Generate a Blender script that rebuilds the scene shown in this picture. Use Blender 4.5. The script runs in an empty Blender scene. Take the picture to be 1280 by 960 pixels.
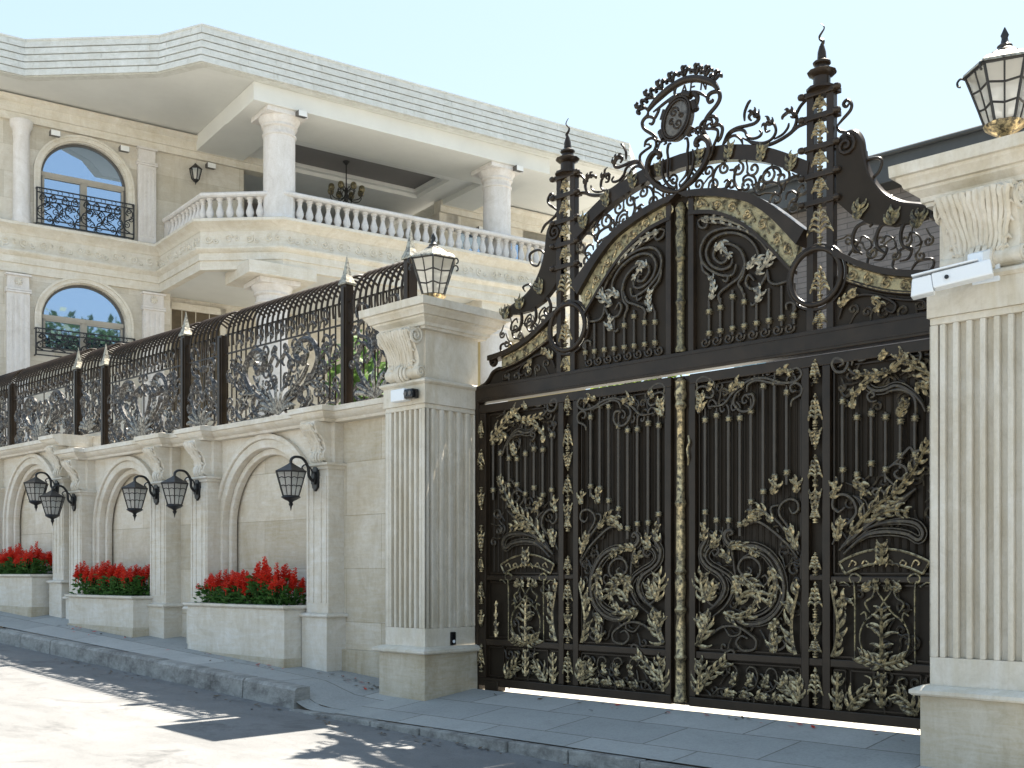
import bpy, bmesh, math, random, json
from math import sin, cos, pi, radians, sqrt, atan2
from mathutils import Vector, Matrix
random.seed(7)
S = bpy.context.scene
COL = S.collection

# ------------------------------------------------------------------ camera, sky, sun, exposure
cam = bpy.data.cameras.new('camera')
camo = bpy.data.objects.new('camera', cam)
COL.objects.link(camo)
camo.location = (5.95, -8.33, 1.2)
camo.rotation_euler = (radians(90), 0, radians(44.2))
cam.sensor_width = 36.0
cam.lens = 39.375
cam.shift_y = 0.1836
cam.clip_start = 0.05
cam.clip_end = 3000
S.camera = camo

SUN_EL, SUN_AZ = 61.0, 1.0          # the sun stands behind the gate, so the fronts are in open shade
w = bpy.data.worlds.new('World')
S.world = w
w.use_nodes = True
nt = w.node_tree
bg = nt.nodes['Background']
sky = nt.nodes.new('ShaderNodeTexSky')
sky.sky_type = 'NISHITA'
sky.sun_disc = False
sky.sun_elevation = radians(SUN_EL)
sky.sun_rotation = radians(SUN_AZ)
sky.air_density = 0.85
sky.dust_density = 0.45
sky.ozone_density = 0.6
# soft brightness limit put on the sky colour: the sky near the sun never gets brighter than the pale blue of the photograph
SKY_STRENGTH = 0.15
SKY_LIMIT = (0.190, 0.226, 0.246)
K = [c / SKY_STRENGTH for c in SKY_LIMIT]
def vm(op, x, y):
    n = nt.nodes.new('ShaderNodeVectorMath'); n.operation = op
    for k_, v_ in ((0, x), (1, y)):
        if isinstance(v_, (list, tuple)): n.inputs[k_].default_value = v_
        else: nt.links.new(v_, n.inputs[k_])
    return n.outputs[0]
soft = vm('DIVIDE', vm('MULTIPLY', sky.outputs['Color'], K), vm('ADD', sky.outputs['Color'], K))
nt.links.new(soft, bg.inputs['Color'])
bg.inputs['Strength'].default_value = SKY_STRENGTH
sl = bpy.data.lights.new('sun', 'SUN')
sl.energy = 2.7
sl.angle = radians(0.53)
sl.color = (1.0, 0.92, 0.80)
so = bpy.data.objects.new('sun', sl)
COL.objects.link(so)
so.rotation_euler = (radians(90 - SUN_EL), 0, radians(180 - SUN_AZ))
so.location = (0, 30, 40)
S.view_settings.view_transform = 'Standard'
S.view_settings.look = 'None'
S.view_settings.exposure = 2.74
S.view_settings.gamma = 1.0
S.view_settings.use_curve_mapping = False
S.cycles.max_bounces = 8
S.cycles.diffuse_bounces = 4
S.cycles.use_denoising = True

# ------------------------------------------------------------------ materials
def mat(name):
    m = bpy.data.materials.new(name)
    m.use_nodes = True
    n = m.node_tree.nodes
    return m, m.node_tree, n['Principled BSDF']

def node(t, kind, **kw):
    n = t.nodes.new(kind)
    for k, v in kw.items():
        if hasattr(n, k): setattr(n, k, v)
        else: n.inputs[k].default_value = v
    return n

def ramp(t, fac, stops):
    r = t.nodes.new('ShaderNodeValToRGB')
    el = r.color_ramp.elements
    while len(el) < len(stops): el.new(0.5)
    for e, (p, c) in zip(el, stops):
        e.position = p
        e.color = (c[0], c[1], c[2], 1) if not isinstance(c, (int, float)) else (c, c, c, 1)
    t.links.new(fac, r.inputs[0])
    return r.outputs[0]

def mix(t, fac, a, b, mode='MIX'):
    m = t.nodes.new('ShaderNodeMix')
    m.data_type = 'RGBA'
    m.blend_type = mode
    for sock, v in ((m.inputs[0], fac), (m.inputs[6], a), (m.inputs[7], b)):
        if hasattr(v, 'is_linked') or hasattr(v, 'links'): t.links.new(v, sock)
        elif isinstance(v, (int, float)): sock.default_value = v
        else: sock.default_value = (v[0], v[1], v[2], 1)
    return m.outputs[2]

def coords(t, scale=(1, 1, 1), loc=(0, 0, 0)):
    tc = t.nodes.new('ShaderNodeTexCoord')
    mp = t.nodes.new('ShaderNodeMapping')
    mp.inputs['Scale'].default_value = scale
    mp.inputs['Location'].default_value = loc
    t.links.new(tc.outputs['Object'], mp.inputs['Vector'])
    return mp.outputs['Vector']

def noise(t, vec, scale, detail=5, rough=0.6, dist=0.0):
    n = t.nodes.new('ShaderNodeTexNoise')
    n.inputs['Scale'].default_value = scale
    n.inputs['Detail'].default_value = detail
    n.inputs['Roughness'].default_value = rough
    n.inputs['Distortion'].default_value = dist
    t.links.new(vec, n.inputs['Vector'])
    return n.outputs['Fac']

def bump(t, bsdf, h, strength=0.3, dist=0.01):
    b = t.nodes.new('ShaderNodeBump')
    b.inputs['Strength'].default_value = strength
    b.inputs['Distance'].default_value = dist
    t.links.new(h, b.inputs['Height'])
    t.links.new(b.outputs['Normal'], bsdf.inputs['Normal'])

def stone(name, a, b, c, streak=(1.2, 1.2, 9), blocks=None, rough=0.62, stain=0.35, off=0.0):
    """pale travertine: three tones, soft horizontal veins, weather stains, pits; optional coursed joints"""
    m, t, bs = mat(name)
    v = coords(t, loc=(off, off * .7, off * 1.3))
    big = noise(t, v, 0.9, 4, 0.6, 0.4)
    vs = coords(t, scale=streak, loc=(off, 0, 0))
    vein = noise(t, vs, 2.2, 8, 0.68, 0.8)
    fine = noise(t, v, 34, 6, 0.7)
    col = mix(t, ramp(t, big, [(0.32, 0.0), (0.68, 1.0)]), a, b)
    col = mix(t, ramp(t, vein, [(0.40, 0.0), (0.66, 0.85)]), col, c)
    cloud = noise(t, coords(t, loc=(1.3 + off, 5.2, 2.2)), 2.6, 9, .74, 1.6)
    col = mix(t, ramp(t, cloud, [(.34, .36), (.50, 0.)]), col, (a[0] * .74, a[1] * .72, a[2] * .70))
    col = mix(t, ramp(t, cloud, [(.54, 0.), (.70, .65)]), col, (min(.8, c[0] * 1.12), min(.8, c[1] * 1.12), min(.79, c[2] * 1.14)))
    dirt = noise(t, coords(t, scale=(1.6, 1.6, 0.5), loc=(3.1 + off, 1.7, 0.4)), 1.7, 7, 0.7, 0.6)
    col = mix(t, ramp(t, dirt, [(0.47, 0.0), (0.74, stain)]), col, (a[0] * .66, a[1] * .58, a[2] * .44))
    streak_ = noise(t, coords(t, scale=(7, 7, .38), loc=(off, 2.0, .7)), 1.3, 8, .72, .15)
    col = mix(t, ramp(t, streak_, [(.58, 0.), (.78, .42)]), col, (a[0] * .66, a[1] * .58, a[2] * .50))
    col = mix(t, ramp(t, fine, [(0.30, 0.16), (0.52, 0.0)]), col, (a[0] * .5, a[1] * .46, a[2] * .4))
    h = fine
    if blocks:
        axis, bw, bh, mort = blocks
        tc = t.nodes.new('ShaderNodeTexCoord')
        sp = t.nodes.new('ShaderNodeSeparateXYZ')
        cb = t.nodes.new('ShaderNodeCombineXYZ')
        t.links.new(tc.outputs['Object'], sp.inputs[0])
        t.links.new(sp.outputs[axis], cb.inputs[0])
        t.links.new(sp.outputs[2], cb.inputs[1])
        br = t.nodes.new('ShaderNodeTexBrick')
        br.inputs['Scale'].default_value = 1.0
        br.inputs['Brick Width'].default_value = bw
        br.inputs['Row Height'].default_value = bh
        br.inputs['Mortar Size'].default_value = mort
        br.inputs['Mortar Smooth'].default_value = 0.3
        br.inputs['Color1'].default_value = (1.0, 0.99, 0.97, 1)
        br.inputs['Color2'].default_value = (0.76, 0.735, 0.675, 1)
        br.inputs['Mortar'].default_value = (0.68, 0.64, 0.56, 1)
        t.links.new(cb.outputs[0], br.inputs['Vector'])
        col = mix(t, 1.0, col, br.outputs['Color'], 'MULTIPLY')
        ad = t.nodes.new('ShaderNodeMath'); ad.operation = 'MULTIPLY_ADD'
        t.links.new(br.outputs['Fac'], ad.inputs[0]); ad.inputs[1].default_value = -1.2
        t.links.new(fine, ad.inputs[2])
        h = ad.outputs[0]
    t.links.new(col, bs.inputs['Base Color'])
    bs.inputs['Roughness'].default_value = rough
    bs.inputs['Specular IOR Level'].default_value = 0.35
    bump(t, bs, h, 0.35, 0.006)
    return m

M = {}
M['travertine'] = stone('travertine', (0.592, 0.532, 0.425), (0.640, 0.596, 0.517), (0.679, 0.659, 0.618), stain=.45, off=0.0)
M['travertine_blocks'] = stone('travertine_blocks', (0.583, 0.518, 0.404), (0.640, 0.590, 0.495), (0.679, 0.653, 0.608), blocks=(0, 1.3, .62, .006), off=4.0, stain=.45)
M['pillar_stone'] = stone('pillar_stone', (0.568, 0.518, 0.416), (0.617, 0.570, 0.483), (0.656, 0.623, 0.558), streak=(3, 3, .8), off=9.0, stain=.5)
M['house_stone'] = stone('house_stone', (0.631, 0.590, 0.517), (0.668, 0.638, 0.577), (0.697, 0.683, 0.647), blocks=(1, 1.1, .6, .004), off=2.0, stain=.3)
M['cornice_stone'] = stone('cornice_stone', (0.631, 0.586, 0.491), (0.668, 0.629, 0.552), (0.697, 0.678, 0.627), off=6.0, stain=.3)
M['base_stone'] = stone('base_stone', (0.430, 0.370, 0.263), (0.500, 0.440, 0.336), (0.550, 0.510, 0.430), off=21.0, stain=.6)
M['column_stone'] = stone('column_stone', (0.647, 0.618, 0.584), (0.685, 0.662, 0.643), (0.724, 0.705, 0.700), streak=(3, 3, .7), off=12., stain=.15)

def plain(name, col, rough=.5, metal=0.0, var=.12, vscale=3.0, bmp=.15, bscale=30, spec=.5):
    m, t, bs = mat(name)
    v = coords(t)
    n = noise(t, v, vscale, 6, .65)
    c = mix(t, ramp(t, n, [(.3, 0.), (.72, 1.)]), [x * (1 - var) for x in col], [min(1, x * (1 + var)) for x in col])
    t.links.new(c, bs.inputs['Base Color'])
    bs.inputs['Roughness'].default_value = rough
    bs.inputs['Metallic'].default_value = metal
    bs.inputs['Specular IOR Level'].default_value = spec
    if bmp: bump(t, bs, noise(t, v, bscale, 4, .6), bmp, .004)
    return m

M['recess_shade_plaster'] = plain('recess_shade_plaster', (.21, .20, .20), .85, var=.06, vscale=1.2)  # darkened plaster: the shade of the balcony recess is put into its colour
M['plaster'] = plain('plaster', (.66, .67, .65), .85, var=.05, vscale=1.2)
M['white_paint'] = plain('white_paint', (.74, .75, .74), .5, var=.04)
M['iron'] = plain('iron', (.026, .0175, .011), .30, .0, var=.35, vscale=5, bmp=.12, bscale=60, spec=.28)
M['iron_sheet'] = plain('iron_sheet', (.024, .0175, .0115), .45, .0, var=.3, vscale=2.2, bmp=.1, bscale=40, spec=.16)
M['iron_bar'] = plain('iron_bar', (.048, .037, .026), .30, .0, var=.3, vscale=6, bmp=.12, bscale=60, spec=.45)
M['black_metal'] = plain('black_metal', (.018, .018, .019), .4, .2, var=.3, vscale=8)
M['dark_frame'] = plain('dark_frame', (.10, .095, .09), .5, .1)
M['beige_frame'] = plain('beige_frame', (.36, .33, .28), .5)
M['room_dark'] = plain('room_dark', (.05, .045, .04), .8)
M['olive_wall'] = plain('olive_wall', (.30, .25, .13), .8, var=.1)
M['cam_white'] = plain('cam_white', (.72, .76, .80), .35, var=.03, bmp=0)
M['lens_black'] = plain('lens_black', (.008, .008, .010), .12, bmp=0)
M['roof_tile'] = stone('roof_tile', (.55, .56, .53), (.61, .62, .59), (.67, .68, .66), streak=(2, 2, 12), off=15., stain=.22)
M['slate'] = plain('slate', (.055, .06, .063), .55, .2, var=.2)
M['plank_door'] = plain('plank_door', (.10, .075, .045), .5, var=.3, vscale=4)

def gilded(name, gold, dark, lo, hi, met=.75, rgh=.38):
    """iron brushed with worn gold paint"""
    m, t, bs = mat(name)
    v = coords(t)
    n = noise(t, v, 26, 5, .7, .3)
    f = ramp(t, n, [(lo, 0.), (hi, 1.)])
    c = mix(t, f, dark, gold)
    t.links.new(c, bs.inputs['Base Color'])
    mm = t.nodes.new('ShaderNodeMath'); mm.operation = 'MULTIPLY'
    t.links.new(f, mm.inputs[0]); mm.inputs[1].default_value = met
    t.links.new(mm.outputs[0], bs.inputs['Metallic'])
    bs.inputs['Roughness'].default_value = rgh
    bump(t, bs, noise(t, v, 90, 3, .6), .3, .004)
    return m
M['gold'] = gilded('gold', (.60, .485, .28), (.040, .030, .016), .41, .62, .85, .36)
M['brass'] = gilded('brass', (.62, .56, .42), (.16, .13, .08), .30, .50, .9, .3)
M['old_gold'] = gilded('old_gold', (.40, .335, .18), (.035, .03, .019), .42, .68)
M['medallion'] = gilded('medallion', (.17, .155, .135), (.05, .045, .04), .35, .65, .5, .45)
M['pewter'] = gilded('pewter', (.50, .46, .36), (.05, .045, .04), .36, .60)
M['fence_silver'] = gilded('fence_silver', (.42, .41, .37), (.022, .02, .02), .42, .68)

M['fence_iron'] = gilded('fence_iron', (.34, .325, .30), (.022, .019, .018), .49, .74)
M['iron_scroll'] = gilded('iron_scroll', (.20, .165, .10), (.034, .025, .016), .50, .80, .35, .40)

def gate_band():
    m, t, bs = mat('embossed_gold_band')
    v = coords(t)
    vo = t.nodes.new('ShaderNodeTexVoronoi'); vo.feature = 'SMOOTH_F1'
    vo.inputs['Scale'].default_value = 17; t.links.new(v, vo.inputs['Vector'])
    n = noise(t, v, 30, 5, .7)
    ad = t.nodes.new('ShaderNodeMath'); ad.operation = 'ADD'
    t.links.new(vo.outputs['Distance'], ad.inputs[0]); t.links.new(n, ad.inputs[1])
    f = ramp(t, ad.outputs[0], [(.62, 0.), (1.05, 1.)])
    c = mix(t, f, (.05, .04, .02), (.36, .31, .18))
    t.links.new(c, bs.inputs['Base Color'])
    bs.inputs['Metallic'].default_value = .45
    bs.inputs['Roughness'].default_value = .4
    bump(t, bs, ad.outputs[0], .8, .012)
    return m
M['gate_band'] = gate_band()

def window_glass():
    m, t, bs = mat('window_glass')
    bs.inputs['Base Color'].default_value = (.34, .45, .60, 1)
    bs.inputs['Metallic'].default_value = .9
    bs.inputs['Roughness'].default_value = .02
    bs.inputs['Specular IOR Level'].default_value = 1.0
    bs.inputs['IOR'].default_value = 2.3
    return m
M['window_glass'] = window_glass()

def lantern_glass():
    m, t, bs = mat('lantern_glass')
    tr = t.nodes.new('ShaderNodeBsdfTransparent'); tr.inputs[0].default_value = (.97, .98, .98, 1)
    gl = t.nodes.new('ShaderNodeBsdfGlossy'); gl.inputs['Roughness'].default_value = .15
    tl = t.nodes.new('ShaderNodeBsdfTranslucent'); tl.inputs[0].default_value = (.95, .96, .95, 1)
    m1 = t.nodes.new('ShaderNodeMixShader'); m1.inputs[0].default_value = .78
    m2 = t.nodes.new('ShaderNodeMixShader'); m2.inputs[0].default_value = .14
    t.links.new(tr.outputs[0], m1.inputs[1]); t.links.new(tl.outputs[0], m1.inputs[2])
    t.links.new(m1.outputs[0], m2.inputs[1]); t.links.new(gl.outputs[0], m2.inputs[2])
    t.links.new(m2.outputs[0], t.nodes['Material Output'].inputs['Surface'])
    return m
M['lantern_glass'] = lantern_glass()

def leafy(name, a, b, trans=.25):
    m, t, bs = mat(name)
    oi = t.nodes.new('ShaderNodeObjectInfo')
    v = coords(t)
    n = noise(t, v, 14, 3, .6)
    c = mix(t, ramp(t, n, [(.35, 0.), (.65, 1.)]), a, b)
    t.links.new(c, bs.inputs['Base Color'])
    bs.inputs['Roughness'].default_value = .55
    tl = t.nodes.new('ShaderNodeBsdfTranslucent')
    t.links.new(c, tl.inputs[0])
    mx = t.nodes.new('ShaderNodeMixShader'); mx.inputs[0].default_value = trans
    t.links.new(bs.outputs[0], mx.inputs[1]); t.links.new(tl.outputs[0], mx.inputs[2])
    t.links.new(mx.outputs[0], t.nodes['Material Output'].inputs['Surface'])
    return m
M['leaf'] = leafy('leaf', (.045, .12, .025), (.085, .20, .04))
M['petal'] = leafy('petal', (.62, .022, .012), (.80, .07, .03), .35)
M['lime_leaf'] = leafy('lime_leaf', (.20, .30, .035), (.30, .40, .06), .4)
M['shrub_leaf'] = leafy('shrub_leaf', (.07, .14, .035), (.13, .23, .06), .3)
M['tree_leaf'] = leafy('tree_leaf', (.035, .075, .022), (.065, .12, .035), .3)
M['bark'] = plain('bark', (.12, .09, .06), .9, var=.4, vscale=9, bmp=.6)
M['soil'] = plain('soil', (.045, .032, .022), .95, var=.4, vscale=20, bmp=.7)

def ground_mat(name, a, b, patch, scale, wear=False, crack=None, slab=None, rough=.85):
    m, t, bs = mat(name)
    v = coords(t)
    n1 = noise(t, v, .8, 6, .65, .5)
    n2 = noise(t, v, scale, 5, .75)
    n3 = noise(t, coords(t, loc=(7, 3, 1)), 2.6, 7, .7, .9)
    c = mix(t, ramp(t, n1, [(.3, 0.), (.7, 1.)]), a, b)
    c = mix(t, ramp(t, n3, [(.50, 0.), (.74, .6)]), c, patch)
    c = mix(t, ramp(t, n2, [(.30, .35), (.55, 0.)]), c, [x * .45 for x in a])
    h = n2
    if wear:
        st = noise(t, coords(t, scale=(.5, 1.6, 1)), 1.1, 10, .74, .3)
        c = mix(t, ramp(t, st, [(.36, .5), (.50, 0.)]), c, [x * .66 for x in a])
        oil = noise(t, coords(t, loc=(3, 9, 0)), 1.1, 9, .78, .4)
        c = mix(t, ramp(t, oil, [(.54, 0.), (.68, .85)]), c, [x * .42 for x in a])
        gr = noise(t, v, 160, 3, .8)
        c = mix(t, ramp(t, gr, [(.36, .5), (.5, 0.)]), c, [x * .45 for x in a])
    if slab:
        bw, bh = slab
        br = t.nodes.new('ShaderNodeTexBrick')
        br.inputs['Scale'].default_value = 1.0
        br.inputs['Brick Width'].default_value = bw; br.inputs['Row Height'].default_value = bh
        br.inputs['Mortar Size'].default_value = .008
        br.inputs['Color1'].default_value = (1, 1, 1, 1); br.inputs['Color2'].default_value = (.74, .755, .76, 1)
        br.inputs['Mortar'].default_value = (.42, .40, .37, 1)
        vv = t.nodes.new('ShaderNodeVectorMath'); vv.operation = 'ADD'
        sc = t.nodes.new('ShaderNodeVectorMath'); sc.operation = 'SCALE'
        nn = t.nodes.new('ShaderNodeTexNoise'); nn.inputs['Scale'].default_value = 3.0
        t.links.new(v, nn.inputs['Vector'])
        t.links.new(nn.outputs['Color'], sc.inputs[0]); sc.inputs['Scale'].default_value = .03
        t.links.new(v, vv.inputs[0]); t.links.new(sc.outputs[0], vv.inputs[1])
        t.links.new(vv.outputs[0], br.inputs['Vector'])
        c = mix(t, 1.0, c, br.outputs['Color'], 'MULTIPLY')
    if crack:
        vo = t.nodes.new('ShaderNodeTexVoronoi'); vo.feature = 'DISTANCE_TO_EDGE'
        vo.inputs['Scale'].default_value = crack
        t.links.new(v, vo.inputs['Vector'])
        c = mix(t, ramp(t, vo.outputs['Distance'], [(.0, .55), (.012, 0.)]), c, [x * .4 for x in a])
    t.links.new(c, bs.inputs['Base Color'])
    bs.inputs['Roughness'].default_value = rough
    bump(t, bs, h, .5, .008)
    return m
M['road'] = ground_mat('road', (.165, .167, .168), (.215, .217, .218), (.13, .13, .13), 70, wear=True)
M['sidewalk'] = ground_mat('sidewalk', (.38, .385, .375), (.46, .465, .45), (.30, .30, .28), 40, slab=(1.7, .95))
M['apron'] = ground_mat('apron', (.40, .405, .39), (.48, .485, .465), (.33, .33, .315), 40, slab=(1.05, .62))
M['terrain'] = ground_mat('terrain', (.40, .375, .32), (.46, .435, .37), (.34, .33, .26), 12)
M['court'] = ground_mat('court', (.40, .39, .36), (.46, .45, .42), (.36, .35, .32), 30, slab=(.6, .6))

def kerb_mat():
    m, t, bs = mat('kerb_concrete')
    v = coords(t)
    n = noise(t, coords(t, scale=(1.1, 1.1, 1.6)), 7, 8, .72, .1)
    c = mix(t, ramp(t, n, [(.35, 0.), (.65, 1.)]), (.26, .26, .245), (.36, .36, .34))
    # black grime and tyre rub along the kerb's road face, with its own ragged shape
    g = noise(t, coords(t, scale=(1.6, 0.3, 2.6), loc=(2, 0, .6)), 1.6, 10, .8, .15)
    c = mix(t, ramp(t, g, [(.44, 0.), (.66, .85)]), c, (.06, .052, .05))
    t.links.new(c, bs.inputs['Base Color'])
    bs.inputs['Roughness'].default_value = .9
    bump(t, bs, noise(t, v, 30, 6, .7), .7, .012)
    return m
M['kerb'] = kerb_mat()

def far_glass():
    m, t, bs = mat('tower_glass')
    v = coords(t)
    br = t.nodes.new('ShaderNodeTexBrick')
    br.inputs['Scale'].default_value = 1.0; br.inputs['Brick Width'].default_value = 1.2; br.inputs['Row Height'].default_value = 1.5
    br.inputs['Mortar Size'].default_value = .08
    br.inputs['Color1'].default_value = (.08, .16, .22, 1); br.inputs['Color2'].default_value = (.16, .26, .32, 1)
    br.inputs['Mortar'].default_value = (.3, .36, .4, 1)
    sp = t.nodes.new('ShaderNodeSeparateXYZ'); cb = t.nodes.new('ShaderNodeCombineXYZ')
    t.links.new(v, sp.inputs[0]); t.links.new(sp.outputs[0], cb.inputs[0]); t.links.new(sp.outputs[2], cb.inputs[1])
    t.links.new(cb.outputs[0], br.inputs['Vector'])
    t.links.new(br.outputs['Color'], bs.inputs['Base Color'])
    bs.inputs['Roughness'].default_value = .12
    return m
M['tower_glass'] = far_glass()

def cladding():
    m, t, bs = mat('split_stone_cladding')
    v = coords(t)
    sp = t.nodes.new('ShaderNodeSeparateXYZ'); cb = t.nodes.new('ShaderNodeCombineXYZ')
    t.links.new(v, sp.inputs[0]); t.links.new(sp.outputs[0], cb.inputs[0]); t.links.new(sp.outputs[2], cb.inputs[1])
    br = t.nodes.new('ShaderNodeTexBrick')
    br.inputs['Scale'].default_value = 1.0; br.inputs['Brick Width'].default_value = .42; br.inputs['Row Height'].default_value = .085
    br.inputs['Mortar Size'].default_value = .008
    br.inputs['Color1'].default_value = (.19, .175, .17, 1); br.inputs['Color2'].default_value = (.155, .143, .14, 1)
    br.inputs['Mortar'].default_value = (.09, .083, .082, 1)
    t.links.new(cb.outputs[0], br.inputs['Vector'])
    n = noise(t, v, 9, 6, .7)
    c = mix(t, ramp(t, n, [(.3, .5), (.6, 0.)]), br.outputs['Color'], (.11, .10, .10))
    t.links.new(c, bs.inputs['Base Color'])
    bs.inputs['Roughness'].default_value = .8
    bump(t, bs, n, .8, .02)
    return m
M['cladding'] = cladding()

# ------------------------------------------------------------------ mesh helpers
def rootof(o):
    while o.parent is not None: o = o.parent
    return o

class MB:
    def __init__(s): s.v = []; s.f = []
    def add(s, vs, fs):
        b = len(s.v); s.v += [tuple(p) for p in vs]; s.f += [tuple(b + i for i in f) for f in fs]; return s
    def box(s, x0, x1, y0, y1, z0, z1):
        return s.add([(x, y, z) for z in (z0, z1) for x, y in ((x0, y0), (x1, y0), (x1, y1), (x0, y1))],
                     [(3, 2, 1, 0), (4, 5, 6, 7), (0, 1, 5, 4), (1, 2, 6, 5), (2, 3, 7, 6), (3, 0, 4, 7)])
    def prism(s, poly, axis, d0, d1):
        n = len(poly)
        mk = {'x': lambda p, d: (d, p[0], p[1]), 'y': lambda p, d: (p[0], d, p[1]), 'z': lambda p, d: (p[0], p[1], d)}[axis]
        return s.add([mk(p, d0) for p in poly] + [mk(p, d1) for p in poly],
                     [tuple(range(n - 1, -1, -1)), tuple(range(n, 2 * n))] + [(i, (i + 1) % n, n + (i + 1) % n, n + i) for i in range(n)])
    def tube(s, pts, r, n=6, cap=True, squash=None, off=.5):
        pts = [Vector(p) for p in pts]
        k = len(pts)
        rs = r if isinstance(r, (list, tuple)) else [r] * k
        vs = []; prev = None
        for i, p in enumerate(pts):
            t = (pts[min(i + 1, k - 1)] - pts[max(i - 1, 0)])
            t = t.normalized() if t.length > 1e-9 else Vector((0, 0, 1))
            if prev is None:
                a = Vector((0, 1, 0)) if abs(t.y) < .9 else Vector((1, 0, 0))
                nrm = (a - t * a.dot(t)).normalized()
            else:
                nrm = (prev - t * prev.dot(t))
                nrm = nrm.normalized() if nrm.length > 1e-6 else prev
            prev = nrm
            bi = t.cross(nrm)
            q = squash or 1.0
            for j in range(n):
                a = 2 * pi * (j + off) / n
                vs.append(p + nrm * (cos(a) * rs[i] * q) + bi * (sin(a) * rs[i]))
        fs = [(i * n + j, i * n + (j + 1) % n, (i + 1) * n + (j + 1) % n, (i + 1) * n + j) for i in range(k - 1) for j in range(n)]
        if cap: fs += [tuple(range(n - 1, -1, -1)), tuple(range((k - 1) * n, k * n))]
        return s.add(vs, fs)
    def lathe(s, prof, c, n=16, rot=0.0, sx=1., sy=1.):
        vs = []
        for r, z in prof:
            for j in range(n):
                a = 2 * pi * j / n + rot
                vs.append((c[0] + cos(a) * r * sx, c[1] + sin(a) * r * sy, z))
        k = len(prof)
        fs = [(i * n + j, i * n + (j + 1) % n, (i + 1) * n + (j + 1) % n, (i + 1) * n + j) for i in range(k - 1) for j in range(n)]
        fs += [tuple(range(n - 1, -1, -1)), tuple(range((k - 1) * n, k * n))]
        return s.add(vs, fs)
    def sweep(s, path, prof, closed=False):
        """mitred moulding: path in plan, profile = (offset to the right of travel, z) as a closed loop"""
        k = len(path); P2 = [Vector(p) for p in path]; ms = []
        for i in range(k):
            a = P2[(i - 1) % k]; b = P2[i]; c = P2[(i + 1) % k]
            d1 = (b - a).normalized() if (closed or i > 0) else None
            d2 = (c - b).normalized() if (closed or i < k - 1) else None
            if d1 is None: d1 = d2
            if d2 is None: d2 = d1
            n1 = Vector((d1.y, -d1.x)); n2 = Vector((d2.y, -d2.x))
            ms.append((n1 + n2) / (1 + n1.dot(n2)))
        m = len(prof); vs = []
        for i in range(k):
            for o, z in prof: vs.append((P2[i].x + ms[i].x * o, P2[i].y + ms[i].y * o, z))
        fs = []
        for i in range(k if closed else k - 1):
            i2 = (i + 1) % k
            for j in range(m):
                j2 = (j + 1) % m
                fs.append((i * m + j, i2 * m + j, i2 * m + j2, i * m + j2))
        if not closed: fs += [tuple(range(m)), tuple(range(k * m - 1, (k - 1) * m - 1, -1))]
        return s.add(vs, fs)
    def band(s, A, B, y0, y1):
        """flat bar between two outlines in the x-z plane, thickness y0..y1"""
        k = len(A); vs = []
        for a, b in zip(A, B): vs += [(a[0], y0, a[1]), (b[0], y0, b[1]), (b[0], y1, b[1]), (a[0], y1, a[1])]
        fs = [(i * 4 + j, (i + 1) * 4 + j, (i + 1) * 4 + (j + 1) % 4, i * 4 + (j + 1) % 4) for i in range(k - 1) for j in range(4)]
        fs += [(0, 1, 2, 3), (k * 4 - 1, k * 4 - 2, k * 4 - 3, k * 4 - 4)]
        return s.add(vs, fs)
    def build(s, name, m, parent=None, world=True, smooth=False, bevel=0.0, loc=None):
        me = bpy.data.meshes.new(name)
        L = Vector((0, 0, 0))
        if loc is not None: L = Vector(loc)
        elif parent is not None and world: L = rootof(parent).location.copy()
        me.from_pydata([(p[0] - L.x, p[1] - L.y, p[2] - L.z) for p in s.v], [], s.f)
        bm = bmesh.new(); bm.from_mesh(me)
        bmesh.ops.recalc_face_normals(bm, faces=bm.faces)
        if bevel:
            ed = [e for e in bm.edges if len(e.link_faces) == 2 and e.calc_face_angle(0) > .6]
            try: bmesh.ops.bevel(bm, geom=ed, offset=bevel, segments=2, affect='EDGES', profile=.6, clamp_overlap=True)
            except Exception: pass
        bm.to_mesh(me); bm.free()
        if smooth:
            for p in me.polygons: p.use_smooth = True
            me.set_sharp_from_angle(angle=radians(smooth if smooth > 1 else 40))
        me.materials.append(M[m] if isinstance(m, str) else m)
        o = bpy.data.objects.new(name, me)
        COL.objects.link(o)
        if parent is not None: o.parent = parent
        elif loc is not None: o.location = L
        return o

def tag(o, label=None, cat=None, group=None, kind=None):
    if label: o['label'] = label
    if cat: o['category'] = cat
    if group: o['group'] = group
    if kind: o['kind'] = kind
    return o

def thing(name, loc, label, cat, group=None, rz=0.0):
    o = bpy.data.objects.new(name, None)
    o.empty_display_size = .2
    COL.objects.link(o)
    o.location = loc; o.rotation_euler = (0, 0, rz)
    return tag(o, label, cat, group)

def copy_tree(o, parent=None):
    kids = list(o.children)
    c = o.copy(); COL.objects.link(c)
    if parent is not None: c.parent = parent
    for k in kids: copy_tree(k, c)
    return c

def cat(pts, n=6):
    """smooth curve through points (any dimension)"""
    k = len(pts); P = [Vector(p) for p in pts]; out = []
    for i in range(k - 1):
        p0 = P[max(i - 1, 0)]; p1 = P[i]; p2 = P[i + 1]; p3 = P[min(i + 2, k - 1)]
        for j in range(n):
            t = j / n
            out.append(.5 * ((2 * p1) + (p2 - p0) * t + (2 * p0 - 5 * p1 + 4 * p2 - p3) * t * t + (3 * p1 - p0 - 3 * p2 + p3) * t ** 3))
    out.append(P[-1])
    return out

def gtube(mb, pts, r, y=-.02, s=1, n=6, taper=True, smooth=5, cu=0.0):
    """round bar in the gate plane; pts = (u, z)"""
    q = cat([(p[0], p[1]) for p in pts], smooth)
    k = len(q)
    rs = [r * (.55 + .45 * min(1, min(i, k - 1 - i) / (.18 * k))) if taper else r for i in range(k)]
    mb.tube([(cu + s * p[0], y, p[1]) for p in q], rs, n)

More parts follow.
